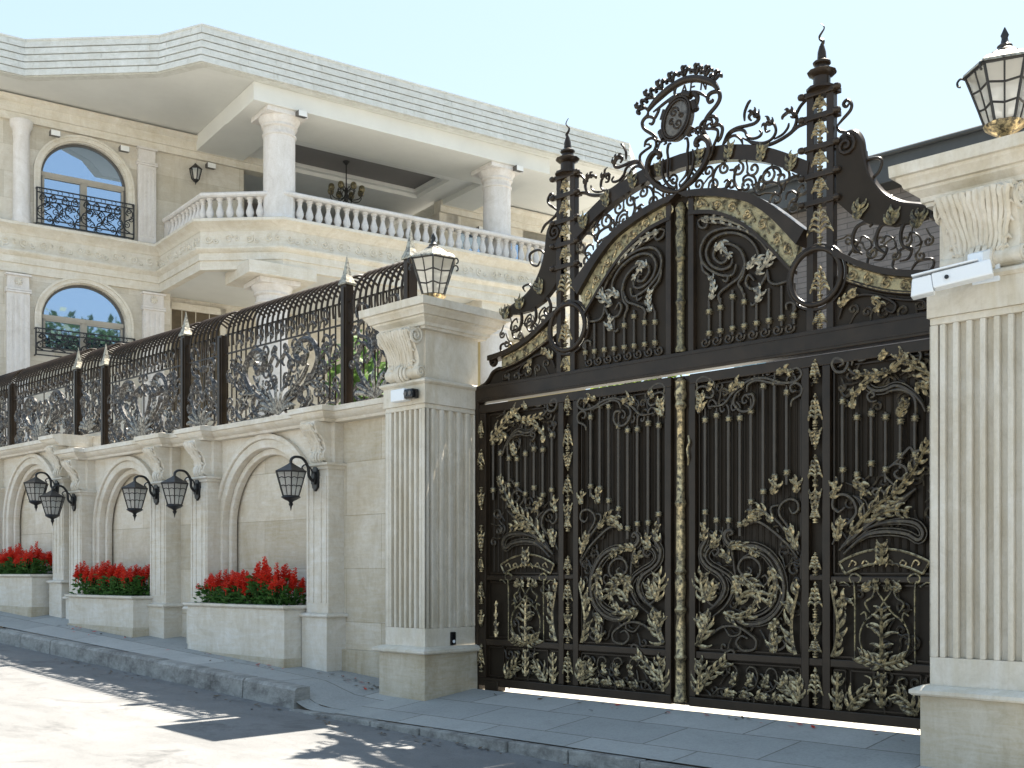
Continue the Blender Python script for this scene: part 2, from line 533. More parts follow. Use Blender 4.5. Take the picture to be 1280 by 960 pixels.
def gridge(mb, pts, r, y, s, gap):
    """a moulded scroll: a main rib with a thinner rib along each side"""
    q = cat([(p[0], p[1]) for p in pts], 5); k = len(q)
    for off, rr in ((0, r), (gap, r * .55), (-gap, r * .55)):
        out = []
        for i, p in enumerate(q):
            t = q[min(i + 1, k - 1)] - q[max(i - 1, 0)]
            n = Vector((-t.y, t.x)); n = n.normalized() if n.length > 1e-9 else n
            f = min(1, min(i, k - 1 - i) / (.25 * k)); w_ = p + n * off * f
            out.append((s * w_.x, y + (0 if off == 0 else .008), w_.y))
        mb.tube(out, [rr * (.55 + .45 * min(1, min(i, k - 1 - i) / (.18 * k))) for i in range(k)], 6)

def spiral(c, r0, turns, a0, d=1, n=10, rend=.12):
    k = max(8, int(turns * n))
    return [(c[0] + cos(a0 + d * 2 * pi * turns * i / k) * r0 * (1 - (1 - rend) * i / k),
             c[1] + sin(a0 + d * 2 * pi * turns * i / k) * r0 * (1 - (1 - rend) * i / k)) for i in range(k + 1)]

def feather(mb, spine, n, length, ang=.9, y=-.03, s=1, r=.011, sides=(1, -1), curl=.6, cu=0.0, spiner=.013):
    """acanthus: a raised midrib with broad curling lobes, each a hollowed blade that turns over at its tip"""
    q = cat(spine, 6); k = len(q)
    mb.tube([(cu + s * p[0], y - .010, p[1]) for p in q], [spiner * (1.4 - .7 * i / k) for i in range(k)], 4, off=0)
    rg = random.Random(int(abs(spine[0][0]) * 977 + abs(spine[0][1]) * 331) + n)
    n = max(2, int(round(n * .9)))
    for i in range(n):
        f = (i + .35) / n
        idx = min(k - 2, int(f * (k - 1)))
        t = (q[idx + 1] - q[idx]).normalized()
        L = length * (sin(pi * (.24 + .66 * f)) ** .7) * rg.uniform(.85, 1.3)
        for sd in sides:
            a = atan2(t.y, t.x) + sd * (ang + rg.uniform(-.18, .18))
            c = curl * rg.uniform(1.2, 2.6)
            pts = []; p = q[idx].copy(); J = 7
            for j in range(J):
                pts.append(p.copy())
                p = p + Vector((cos(a), sin(a))) * (L * 1.45 / (J - 1))
                a -= sd * c * (.05 + .5 * (j / (J - 1)) ** 1.6)
            w = r * 1.0
            mb.tube([(cu + s * pp.x, y - .012 * sin(pi * j / (J - 1)) - .006 * (j == J - 1), pp.y) for j, pp in enumerate(pts)],
                    [w * v for v in (.6, 1.2, 1.6, 1.45, 1.05, .65, .5)], 4, squash=.62, off=0)

def palmette(mb, u, z0, z1, w, y=-.036, s=1, cu=0.0):
    """stile ornament: turned knop at the foot, thin stem, fan of curling strokes and a drop at the head"""
    H = z1 - z0; sg = 1 if H > 0 else -1; h = abs(H)
    zz = lambda f: z0 + H * f
    mb.tube([(cu + s * u, y, zz(0)), (cu + s * u, y, zz(1))], .0085, 6)
    for f, r in ((.04, .024), (.13, .017), (.19, .026)):
        z = zz(f); mb.lathe([(.006, z - .010), (r, z - .004), (r, z + .004), (.006, z + .010)], (cu + s * u, y), 8)
    for k in range(4):
        f = .30 + .13 * k; L = w * (1.25 - .22 * k)
        for d in (-1, 1):
            pts = cat([(u, zz(f)), (u + d * L * .45, zz(f) + sg * h * .10), (u + d * L * .85, zz(f) + sg * h * .07), (u + d * L, zz(f) - sg * h * .03)], 3)
            kk = len(pts)
            mb.tube([(cu + s * p.x, y - .010 * sin(pi * i / (kk - 1)), p.y) for i, p in enumerate(pts)], [.0055 + .007 * sin(pi * min(1, (i + 1) / kk)) for i in range(kk)], 5)
    z = zz(.90)
    mb.lathe([(.004, z - .05 * h), (.020, z), (.013, z + .05 * h), (.002, z + .10 * h)], (cu + s * u, y), 8)

def collar(mb, u, z, r=.02, y=-.02, s=1, h=.014, cu=0.0):
    mb.lathe([(r * .7, z - h * 1.6), (r, z - h), (r * .75, z - h * .4), (r * 1.25, z), (r * .75, z + h * .4), (r, z + h), (r * .7, z + h * 1.6)], (cu + s * u, y), 8)

# ------------------------------------------------------------------ ground
def zwall(x):                      # pavement height along the foot of the wall: the street climbs to the left
    return -.06 + max(0., -2.9 - x) * .064 if x < -2.9 else -.06
def zkerb(x):
    base = .005 + .042 * (-3.69 - x) if x < -3.69 else .005
    if x > -4.15:
        f = min(1, (x + 4.15) / .75); f = f * f * (3 - 2 * f)
        base = base * (1 - f) + (-.20) * f
    return base
def zkerbtop(x): return .005 + .042 * (-3.69 - x)
def zroad(x): return -.215 + .0455 * (-3.7 - x) if x < -3.7 else -.215 - .026 * (x + 3.7)
KY = -1.6

def sheet(name, xs, ys, fz, m, kind='structure'):
    mb = MB(); n = len(ys)
    vs = [(x, y, fz(x, y)) for x in xs for y in ys]
    fs = [(i * n + j, (i + 1) * n + j, (i + 1) * n + j + 1, i * n + j + 1) for i in range(len(xs) - 1) for j in range(n - 1)]
    mb.add(vs, fs)
    o = mb.build(name, m, smooth=60)
    return tag(o, kind=kind)
def frange(a, b, n): return [a + (b - a) * i / (n - 1) for i in range(n)]

sheet('terrain', [-900, -60, -24, 0, 24, 60, 900], [-900, -60, -25, 60, 200, 900], lambda x, y: -1.9, 'terrain')
ro = sheet('road', frange(-24, 14, 77), frange(-10, KY, 12), lambda x, y: zroad(x) - .012 * sin(max(-1, (y - KY) / 11.4) * pi), 'road')
sheet('far_bounce_pavement', frange(-24, 14, 20), [-40, -25, -9.998], lambda x, y: zroad(x) + .10, 'court')  # unseen pale sheet across the street, added to bounce light onto the wall
def zside(x, y):
    f = (y - KY) / (-.3 - KY); f = max(0., min(1.15, f))
    return zkerb(x) + (zwall(x) - zkerb(x)) * f
sheet('sidewalk', frange(-24, -3.05, 84), [KY + .155, -1.2, -.9, -.6, -.3, -.05], zside, 'sidewalk')
sheet('driveway_apron', frange(-3.05, 6, 20), [KY, -1.2, -.8, -.4, -.1], lambda x, y: zside(x, y) + .002, 'apron')
sheet('apron_edge', frange(-3.69, -3.04, 8), [KY - .01, KY + .08, KY + .158], lambda x, y: zside(x, y) - .003, 'sidewalk')
# courtyard behind the gate, in full sun
sheet('courtyard', [-24, -3, 3, 14], [-.1, 2, 12, 45], lambda x, y: -.058, 'court')
# kerb: individual concrete stones with open joints, the last one cut off square at the drive
mb = MB()
x = -3.69; k = 0
rk = random.Random(3)
while x > -24:
    L = 1.0 + rk.uniform(-.06, .06)
    a, b = x - L + .012, x
    dz = rk.uniform(-.008, .008); dy = rk.uniform(-.012, .012)
    za, zb = zkerbtop(a) + dz, zkerbtop(b) + dz
    y0, y1 = KY - .02 + dy, KY + .165
    r = .03
    prof = [(y0 - .025, None, -.4), (y0, 0, -r), (y0 + r, 0, 0), (y1, 0, .002), (y1, None, -.4)]
    vs = []
    for xx, zz in ((a, za), (b, zb)):
        for yy, fl, oz in prof: vs.append((xx, yy, zz + oz))
    n = 5
    mb.add(vs, [(j, j + 1, n + j + 1, n + j) for j in range(n - 1)] + [(4, 3, 2, 1, 0), (5, 6, 7, 8, 9)])
    x -= L
tag(mb.build('kerb', 'kerb', smooth=30), kind='structure')
# dropped edge stones beside the drive
mb = MB()
x = -3.66
while x < 6:
    L = .62 + rk.uniform(-.1, .1)
    dz = rk.uniform(-.012, .008); dy = rk.uniform(-.015, .015)
    mb.box(x, x + L - .015, KY - .11 + dy, KY - .003, -.55, -.203 + dz * .4)
    x += L
tag(mb.build('gutter_edge', 'kerb', bevel=.012), kind='structure')
# marble threshold under the gate
mb = MB(); mb.box(-2.6, 2.6, -.10, .22, -.3, -.050)
tag(mb.build('threshold', 'pillar_stone'), kind='structure')

# ------------------------------------------------------------------ gate pillars
def corbel(mb, x0, x1, yb, z0, z1, depth, axis='y'):
    """scrolled console: S profile extruded between x0..x1 on a face at y=yb, standing out by depth towards -y"""
    H = z1 - z0
    prof = [(0, 0), (.16, .0), (.36, .05), (.46, .14), (.44, .24), (.34, .32), (.36, .42), (.46, .54), (.62, .66), (.80, .76), (.94, .84), (1.0, .92), (1.0, 1.0), (0, 1.0)]
    poly = [(yb - p[0] * depth, z0 + p[1] * H) for p in prof]
    mb.prism(poly, 'x', x0, x1)

def carved(mb, x0, x1, yb, z0, z1, depth, n=7):
    """acanthus leaf laid over the console: veined blades fanning up from a ribbed ball, scroll eyes on the sides"""
    H = z1 - z0; mid = (x0 + x1) / 2; W = x1 - x0
    S_ = ((.30, .20), (.40, .26), (.37, .34), (.42, .46), (.58, .62), (.78, .75), (.98, .87), (1.02, .96))
    for i in range(n):
        f = (i + .5) / n - .5
        pts = []
        for q, zz in S_:
            pts.append((mid + f * W * (.52 + .50 * zz), yb - (q + .05 + .10 * (.25 - f * f)) * depth, z0 + (zz - .10 * abs(f) * (1 - zz)) * H))
        pts = cat(pts, 3); k = len(pts)
        wd = W / n * .62
        jt = random.Random(i * 7 + n)
        pts = [Vector(q_) + Vector((jt.uniform(-.002, .002) + .004 * sin(j * .7 + i), jt.uniform(-.004, .003), 0)) for j, q_ in enumerate(pts)]
        mb.tube(pts, [wd * (.55 + .5 * j / k) * jt.uniform(.92, 1.1) for j in range(k)], 6)
        # small side lobes along the outer blades
        if abs(f) > .3:
            for j in range(3, k - 2, 4):
                e = pts[j]; d = 1 if f > 0 else -1
                mb.tube([e, e + Vector((d * wd * 1.1, -.006, .012)), e + Vector((d * wd * 1.7, .004, -.008))], [wd * .6, wd * .55, wd * .25], 5)
    c = Vector((mid, yb - .30 * depth, z0 + .13 * H)); R_ = .17 * H
    for k in range(9):
        a = -pi / 2 + pi * k / 8
        ring = [(c.x + sin(a) * R_ * 1.25, c.y - cos(b_) * cos(a) * R_ , c.z + sin(b_) * cos(a) * R_) for b_ in [-1.6 + 3.2 * j / 10 for j in range(11)]]
        mb.tube(ring, R_ * .24, 5)
    mb.tube([(x0 - .012, yb - .26 * depth, z0 + .14 * H), (x1 + .012, yb - .26 * depth, z0 + .14 * H)], .11 * H, 14)
    for e in (x0 - .014, x1 + .014):
        sp = spiral((yb - .26 * depth, z0 + .14 * H), .11 * H, 1.6, 0)
        mb.tube([(e, p[0], p[1]) for p in sp], .012, 5)
        s2 = spiral((yb - .62 * depth, z0 + .84 * H), .18 * H, 1.9, 1.2, -1)
        mb.tube([(e, p[0], p[1]) for p in s2], .016, 5)

def pillar(cx, x0, x1, y0, y1, label, side):
    t = thing('gate_pillar', (cx, (y0 + y1) / 2, -.1), label, 'pillar', 'carved stone gate pillars')
    sq = lambda g: [(x0 - g, y0 - g), (x1 + g, y0 - g), (x1 + g, y1 + g), (x0 - g, y1 + g)]
    mb = MB(); g = .045
    mb.box(x0 - g, x1 + g, y0 - g, y1 + g, -.4, .36)
    mb.build('base', 'base_stone', t, bevel=.008)
    mb = MB(); mb.sweep(sq(0), [(-.02, .361), (.085, .361), (.10, .375), (.10, .398), (.07, .414), (.03, .43), (-.02, .43)], True)
    mb.build('base_moulding', 'pillar_stone', t)
    mb = MB(); mb.box(x0 + .004, x1 - .004, y0 + .004, y1 - .004, .40, .62); mb.build('shaft_foot', 'pillar_stone', t)
    # fluted shaft: the core set back, with fillets standing proud between the flutes
    mb = MB(); mb.box(x0 + .045, x1 - .045, y0 + .045, y1 - .045, .62, 2.93)
    def flutes(a, b, n, place):
        wd = (b - a) / n
        for i in range(n + 1):
            c0 = a + wd * i
            h = wd * .22
            lo, hi = max(a, c0 - h), min(b, c0 + h)
            place(lo, hi)
    flutes(x0, x1, 8, lambda a, b: mb.box(a, b, y0, y0 + .06, .62, 2.88))
    flutes(x0, x1, 8, lambda a, b: mb.box(a, b, y1 - .06, y1, .62, 2.88))
    flutes(y0, y1, 7, lambda a, b: (mb.box(x1 - .06, x1, a, b, .62, 2.88), mb.box(x0, x0 + .06, a, b, .62, 2.88)))
    mb.box(x0 + .002, x1 - .002, y0 + .002, y1 - .002, 2.88, 2.93)
    mb.build('fluted_shaft', 'pillar_stone', t, bevel=.010, smooth=35)
    mb = MB(); mb.box(x0 - .012, x1 + .012, y0 - .012, y1 + .012, 2.93, 3.13)
    mb.sweep(sq(0), [(-.02, 3.13), (.02, 3.13), (.045, 3.15), (.045, 3.17), (.0, 3.19), (-.02, 3.19)], True)
    mb.build('neck', 'pillar_stone', t)
    q = .05
    mb = MB(); mb.box(x0 + q, x1 - q, y0 + q, y1 - q, 3.17, 3.70); mb.build('block', 'pillar_stone', t, bevel=.006)
    mb = MB()
    mid = (x0 + x1) / 2
    corbel(mb, mid - .25, mid + .25, y0 + q, 3.19, 3.70, .20)
    carved(mb, mid - .245, mid + .245, y0 + q, 3.19, 3.70, .20, 12)
    mb.build('carved_console', 'pillar_stone', t, smooth=50)
    mb = MB()
    mb.sweep(sq(0), [(-.1, 3.69), (.015, 3.69), (.02, 3.715), (.04, 3.718), (.044, 3.75), (.075, 3.775), (.095, 3.79), (.098, 3.808), (.125, 3.812), (.135, 3.84), (.16, 3.865), (.165, 3.885), (.195, 3.888), (.20, 3.965), (-.1, 3.985)], True)
    mb.box(x0 + .08, x1 - .08, y0 + .08, y1 - .08, 3.69, 3.995)
    mb.build('capital', 'pillar_stone', t, smooth=30)
    return t
pillar(-2.98, -3.30, -2.66, -.75, .10, 'fluted cream stone gate pillar between the lantern wall and the iron gate', -1)
rp = pillar(3.02, 2.66, 3.38, -.86, .10, 'fluted cream stone gate pillar at the right edge carrying a white box camera', 1)
mb = MB(); mb.box(2.80, 3.24, -.62, -.20, 3.98, 4.13); mb.build('lantern_plinth', 'pillar_stone', rp, bevel=.01)

# ------------------------------------------------------------------ lanterns on the pillars
def pillar_lantern(loc, label, rz):
    t = thing('pillar_lantern', loc, label, 'lantern', 'glass lanterns on the gate pillars', rz)
    mb = MB()
    mb.lathe([(.085, 0), (.09, .015), (.05, .03), (.035, .07), (.06, .09), (.10, .115), (.145, .15), (.15, .165), (.02, .165)], (0, 0), 18)
    mb.build('base', 'gold', t, world=False, smooth=40)
    n = 6
    def ringpt(r, z, j): a = 2 * pi * j / n; return Vector((cos(a) * r, sin(a) * r, z))
    lv = [(.135, .165), (.178, .295), (.225, .43), (.272, .56)]
    mb = MB()
    for j in range(n):
        mb.tube([ringpt(r, z, j) for r, z in lv], .011, 5)
        mb.tube([(ringpt(r, z, j) + ringpt(r, z, j + 1)) / 2 for r, z in lv], .007, 5)
        for i, (r, z) in enumerate(lv):
            a, b = ringpt(r, z, j), ringpt(r, z, j + 1); m = (a + b) / 2
            if 0 < i < 3: m = m + Vector((0, 0, -.018))
            mb.tube([a, m, b], .009 if i in (1, 2) else .013, 5)
        # curled hooks at the roof corners
        d = ringpt(1, 0, j)
        pts = [d * (.272 + o) + Vector((0, 0, .56 + h)) for o, h in ((-.01, -.02), (.03, .0), (.055, -.025), (.05, -.055), (.03, -.06))]
        mb.tube(cat(pts, 3), .009, 5)
    mb.build('frame', 'black_metal', t, world=False, smooth=50)
    mb = MB()
    for j in range(n):
        for i in range(3):
            mb.add([ringpt(lv[i][0] * .985, lv[i][1], j), ringpt(lv[i][0] * .985, lv[i][1], j + 1), ringpt(lv[i + 1][0] * .985, lv[i + 1][1], j + 1), ringpt(lv[i + 1][0] * .985, lv[i + 1][1], j)], [(0, 1, 2, 3)])
    mb.build('glass', 'lantern_glass', t, world=False)
    mb = MB()
    prof = [(.292, .565), (.285, .585), (.235, .625), (.17, .65), (.10, .70), (.05, .735), (.055, .75), (.03, .77), (.022, .80), (.03, .815), (.0, .86)]
    mb.lathe(prof[:5], (0, 0), 6)
    mb.build('roof', 'pewter', t, world=False)
    mb = MB(); mb.lathe([(.10, .70), (.05, .735), (.055, .75), (.03, .77), (.022, .81), (.03, .83), (.004, .89)], (0, 0), 12)
    mb.build('finial', 'black_metal', t, world=False, smooth=50)
    mb = MB(); mb.lathe([(.02, .165), (.02, .26), (.045, .30), (.05, .36), (.03, .41), (.005, .43)], (0, 0), 12)
    mb.build('bulb', 'white_paint', t, world=False, smooth=60)
    return t
LP = pillar_lantern((-2.98, -.35, 3.99), 'black framed glass lantern on the gate pillar left of the gate', .3)
LP.scale = (.93, .93, .93)
c = copy_tree(LP); c.location = (3.0, -.42, 4.13); c.rotation_euler = (0, 0, .35)
c['label'] = 'black framed glass lantern on the right hand gate pillar, cut by the picture edge'

# ------------------------------------------------------------------ street wall
WF, PF, WB = -.27, -.50, .12
wall = thing('street_wall', (-8.5, -.1, 0), 'cream stone boundary wall with blind arches and pilasters below the iron fence', 'wall')
def arch_pts(cx, hw, zs, n=20):
    return [(cx + hw * cos(pi - pi * i / n), zs + hw * sin(pi * i / n)) for i in range(n + 1)]

def bay(xl, xr, ztop, zgr, cx, hw, zs, inner):
    """wall field between xl and xr with a blind arch: face with an arched hole, reveal, niche back"""
    mb = MB()
    za = arch_pts(cx, hw, zs)
    P = [(cx - hw, zgr)] + za + [(cx + hw, zgr)]
    # face strips
    mb.add([(xl, WF, zgr), (cx - hw, WF, zgr), (cx - hw, WF, ztop), (xl, WF, ztop)], [(0, 1, 2, 3)])
    mb.add([(cx + hw, WF, zgr), (xr, WF, zgr), (xr, WF, ztop), (cx + hw, WF, ztop)], [(0, 1, 2, 3)])
    for a, b in zip(za[:-1], za[1:]):
        mb.add([(a[0], WF, a[1]), (b[0], WF, b[1]), (b[0], WF, ztop), (a[0], WF, ztop)], [(0, 1, 2, 3)])
    for a, b in zip(P[:-1], P[1:]):
        mb.add([(a[0], WF, a[1]), (b[0], WF, b[1]), (b[0], WF + .17, b[1]), (a[0], WF + .17, a[1])], [(0, 1, 2, 3)])
    mb.build('wall_field', 'travertine', wall)
    mb = MB(); mb.box(xl, xr, WF + .171, WB, zgr - .3, ztop); mb.build('niche_back', 'travertine_blocks', wall)
    # archivolt in three stepped rolls
    for k, (o0, o1, y0) in enumerate(((-.02, .09, -.035), (.09, .16, -.065), (-.10, -.02, .055))):
        mb = MB()
        A = [(cx - hw - o0, zgr)] + arch_pts(cx, hw + o0, zs, 28) + [(cx + hw + o0, zgr)]
        B = [(cx - hw - o1, zgr)] + arch_pts(cx, hw + o1, zs, 28) + [(cx + hw + o1, zgr)]
        mb.band(A, B, WF + y0, WF + max(.0, y0) + .09)
        mb.build('arch_moulding', 'travertine', wall, bevel=.018, smooth=50)

def pilaster(xl, xr, zg, zm, zc, ztop, plain_side=False):
    t = MB(); t.box(xl, xr, PF, WF + .05, zm, zc)
    o = t.build('pilaster', 'travertine', wall, bevel=.006)
    w3 = (xr - xl)
    mb = MB()                        # raised fillets framing the sunk panel
    for a, b in ((.06, .13), (.30, .36), (.64, .70), (.87, .94)):
        mb.box(xl + w3 * a, xl + w3 * b, PF - .012, PF + .002, zm + .14, zc - .14)
    mb.build('fluting', 'travertine', o, bevel=.004)
    mb = MB(); mb.box(xl - .03, xr + .03, PF - .045, WF + .04, zg - .35, zm - .03)
    mb.build('pilaster_base', 'travertine', o, bevel=.006)
    rect = [(xl, WF), (xl, PF), (xr, PF), (xr, WF)]
    mb = MB(); mb.sweep(rect[::-1], [(-.0, zm - .028), (-.07, zm - .028), (-.08, zm - .012), (-.07, zm + .008), (-.03, zm + .02), (0.02, zm + .02)])
    mb.build('base_moulding', 'travertine', o)
    mb = MB(); mb.sweep(rect[::-1], [(0.02, zc - .06), (-.02, zc - .06), (-.03, zc - .03), (-.055, zc - .015), (-.055, zc + .01), (0.02, zc + .015)])
    mb.build('cap_moulding', 'travertine', o)
    mb = MB(); mb.box(xl + .01, xr - .01, PF + .10, WF + .04, zc + .01, ztop - .002); mb.build('corbel_block', 'travertine', o)
    mb = MB(); m = (xl + xr) / 2; hw = w3 * .33
    corbel(mb, m - hw, m + hw, PF + .10, zc + .02, ztop - .004, .24)
    carved(mb, m - hw * .8, m + hw * .8, PF + .10, zc + .02, ztop - .01, .24, 5)
    mb.build('corbel', 'travertine', o, smooth=45)

ZT = 2.95
bay(-7.9, -4.85, ZT, -.2, -6.25, 1.02, 1.78, 0)
bay(-11.3, -8.6, ZT, .0, -9.93, .92, 1.86, 0)
bay(-15.2, -11.9, ZT + .27, .1, -13.35, 1.02, 2.05, 0)
bay(-18.6, -15.2, ZT + .27, .3, -16.9, 1.0, 2.05, 0)
mb = MB()
mb.box(-4.85, -3.2, WF, WB, -.3, ZT)
mb.build('wall_field', 'travertine_blocks', wall)
mb = MB(); mb.box(-8.6, -7.9, WF, WB, -.2, ZT); mb.build('wall_field', 'travertine_blocks', wall)
mb = MB(); mb.box(-11.9, -11.3, WF, WB, -.2, ZT); mb.build('wall_field', 'travertine_blocks', wall)
mb = MB(); mb.box(-24, -18.6, WF, WB, .0, ZT + .27); mb.build('wall_field', 'travertine_blocks', wall)
mb = MB(); mb.box(-4.62, -3.34, WF - .055, WF + .05, -.3, .30); mb.build('plinth', 'base_stone', wall, bevel=.01)
PIL = [(-5.07, -4.64, .70, 2.46), (-7.73, -7.30, .72, 2.46), (-8.85, -8.40, .74, 2.46), (-11.45, -11.02, .80, 2.46)]
for xl, xr, zm, zc in PIL: pilaster(xl, xr, zwall(xr), zm, zc, ZT)
for xl, xr, zm, zc in ((-12.06, -11.66, 1.05, 2.70), (-15.05, -14.62, 1.12, 2.70), (-15.9, -15.47, 1.16, 2.70)): pilaster(xl, xr, zwall(xr), zm, zc, ZT + .27)

def coping_path(xs):
    """front line of the coping, breaking forward over each pilaster"""
    pts = []
    for kind, a, b in xs:
        y = PF - .06 if kind == 'p' else WF - .13
        pts += [(a, y), (b, y)]
    return pts
def coping(segs, z, back):
    mb = MB()
    pth = coping_path(segs)
    mb.sweep(pth, [(-.0, z), (.015, z + .03), (.05, z + .045), (.09, z + .085), (.095, z + .10), (.12, z + .105), (.12, z + .165), (-.0, z + .19)])
    poly = pth + [(pth[-1][0], back), (pth[0][0], back)]
    mb.prism(poly, 'z', z, z + .188)
    mb.build('coping', 'travertine', wall, smooth=30)
# travel left to right so that 'right of travel' faces the street
coping([('f', -11.72, -11.46), ('p', -11.46, -11.01), ('f', -11.01, -8.86), ('p', -8.86, -8.39), ('f', -8.39, -7.74), ('p', -7.74, -7.29), ('f', -7.29, -5.08), ('p', -5.08, -4.63), ('f', -4.63, -3.25)], ZT, WB + .12)
coping([('f', -24, -15.91), ('p', -15.91, -15.46), ('f', -15.46, -15.06), ('p', -15.06, -14.61), ('f', -14.61, -12.07), ('p', -12.07, -11.65)], ZT + .27, WB + .14)
mb = MB(); mb.box(-11.649, -10.95, -.02, WB + .26, ZT + .192, ZT + .45); mb.build('coping_step', 'travertine', wall, bevel=.01)

# ------------------------------------------------------------------ lanterns on the wall
def wall_lantern(loc, label):
    t = thing('wall_lantern', loc, label, 'lantern', 'black lanterns along the street wall')
    # plate on the wall at the origin (faces -y), arm rises and hooks over, lantern hangs at y = -.33
    mb = MB()
    mb.prism([(-.05, -.12), (0, -.17), (.05, -.12), (.07, 0), (.05, .12), (0, .17), (-.05, .12), (-.07, 0)], 'y', -.03, 0)
    mb.prism([(-.03, -.08), (.03, -.08), (.045, 0), (.03, .08), (-.03, .08), (-.045, 0)], 'y', -.055, -.03)
    mb.build('wall_plate', 'black_metal', t, world=False, bevel=.008)
    mb = MB()
    mb.tube(cat([(0, -.05, -.04), (0, -.10, .02), (0, -.115, .14), (0, -.18, .235), (0, -.27, .25), (0, -.325, .215), (0, -.33, .16)], 5), .017, 8)
    mb.tube(cat([(0, -.05, .05), (0, -.08, .12), (0, -.15, .16), (0, -.19, .12), (0, -.165, .09)], 4), .009, 6)
    mb.build('arm', 'black_metal', t, world=False, smooth=60)
    c = (0, -.33)
    n = 6
    def rp(r, z, j): a = 2 * pi * (j + .5) / n; return Vector((cos(a) * r, c[1] + sin(a) * r, z))
    lv = [(.095, -.245), (.128, -.13), (.155, -.03), (.178, .055)]
    mb = MB()
    for j in range(n):
        mb.tube([rp(r, z, j) for r, z in lv], .008, 5)
        mb.tube([(rp(r, z, j) + rp(r, z, j + 1)) / 2 for r, z in lv], .0045, 5)
        for i, (r, z) in enumerate(lv):
            a, b = rp(r, z, j), rp(r, z, j + 1); m = (a + b) / 2
            up = Vector((0, 0, .022 if i in (1, 2) else 0))
            mb.tube(cat([a, (a + m) / 2 + up * .8, m + up * .1, (m + b) / 2 + up * .8, b], 2), .0062 if i in (1, 2) else .011, 5)
    mb.build('frame', 'black_metal', t, world=False, smooth=50)
    mb = MB()
    for j in range(n):
        for i in range(3):
            f = .975
            mb.add([rp(lv[i][0] * f, lv[i][1], j), rp(lv[i][0] * f, lv[i][1], j + 1), rp(lv[i + 1][0] * f, lv[i + 1][1], j + 1), rp(lv[i + 1][0] * f, lv[i + 1][1], j)], [(0, 1, 2, 3)])
    mb.build('glass', 'lantern_glass', t, world=False)
    mb = MB()
    mb.lathe([(.186, .052), (.192, .062), (.165, .078), (.125, .10), (.08, .128), (.045, .15), (.025, .165), (.0, .18)], c, 6, rot=pi / 6)
    mb.build('roof', 'black_metal', t, world=False)
    mb = MB()
    mb.lathe([(.10, -.245), (.105, -.258), (.07, -.285), (.03, -.305), (.018, -.325), (.028, -.34), (.012, -.37), (.002, -.425)], c, 12)
    mb.build('finial', 'black_metal', t, world=False, smooth=50)
    mb = MB(); mb.lathe([(.015, .05), (.018, .0), (.035, -.04), (.035, -.09), (.005, -.12)], c, 10); mb.build('bulb', 'white_paint', t, world=False, smooth=60)
    return t
spots = [((-4.86, PF - .002, 2.30), 'black wall lantern on the pilaster nearest the gate pillar'),
         ((-7.52, PF - .002, 2.31), 'black wall lantern left of the widest arch, above the left end of its planter'),
         ((-8.63, PF - .002, 2.30), 'black wall lantern at the right side of the middle arch, above the planter end'),
         ((-11.24, PF - .002, 2.31), 'black wall lantern left of the middle arch, the lower of the far pair'),
         ((-11.86, PF - .002, 2.55), 'black wall lantern nearest the left edge of the photo, on the raised far section')]
w0 = None
for p, lab in spots:
    if w0 is None: w0 = wall_lantern(p, lab); o = w0
    else: o = copy_tree(w0); o.location = p; o['label'] = lab
    o.scale = (1.06, 1.06, .93); o.rotation_euler = (0, 0, .05 * ((spots.index((p, lab)) * 7) % 3 - 1))

# ------------------------------------------------------------------ planters and their salvias
def planter(xl, xr, y0, zt, label):
    t = thing('planter', ((xl + xr) / 2, y0 + .22, zwall((xl + xr) / 2)), label, 'planter', 'stone planters along the wall')
    y1 = PF + .02 if False else WF - .07
    zb = zwall(xr) - .25
    th = .07
    mb = MB(); mb.box(xl, xr, y0, y1, zb, zt - .05); mb.build('trough', 'travertine', t, bevel=.008)
    mb = MB(); mb.sweep([(xl, y1), (xl, y0), (xr, y0), (xr, y1)][::1], [(-.06, zt - .049), (.02, zt - .049), (.045, zt - .03), (.045, zt - .004), (.02, zt), (-.06, zt)])
    mb.build('rim', 'travertine', t, smooth=30)
    mb = MB(); mb.box(xl + .062, xr - .062, y0 + .062, y1 - .002, zt - .048, zt - .02); mb.build('soil', 'soil', t)
    mb = MB(); mb.box(xl - .012, xr + .012, y0 - .012, y1, zb, zwall(xr) + .10 + 0 * zt); mb.build('footing', 'base_stone', t, bevel=.006)
    return t
PLN = [(-7.32, -5.12, -.78, .805, 'long cream stone planter of red salvias under the widest arch, nearest the gate'),
       (-10.85, -8.80, -.78, .862, 'cream stone planter of red salvias under the middle arch'),
       (-14.5, -12.20, -.78, 1.165, 'cream stone planter of red salvias cut by the left edge of the photo')]
for a in PLN: planter(*a)

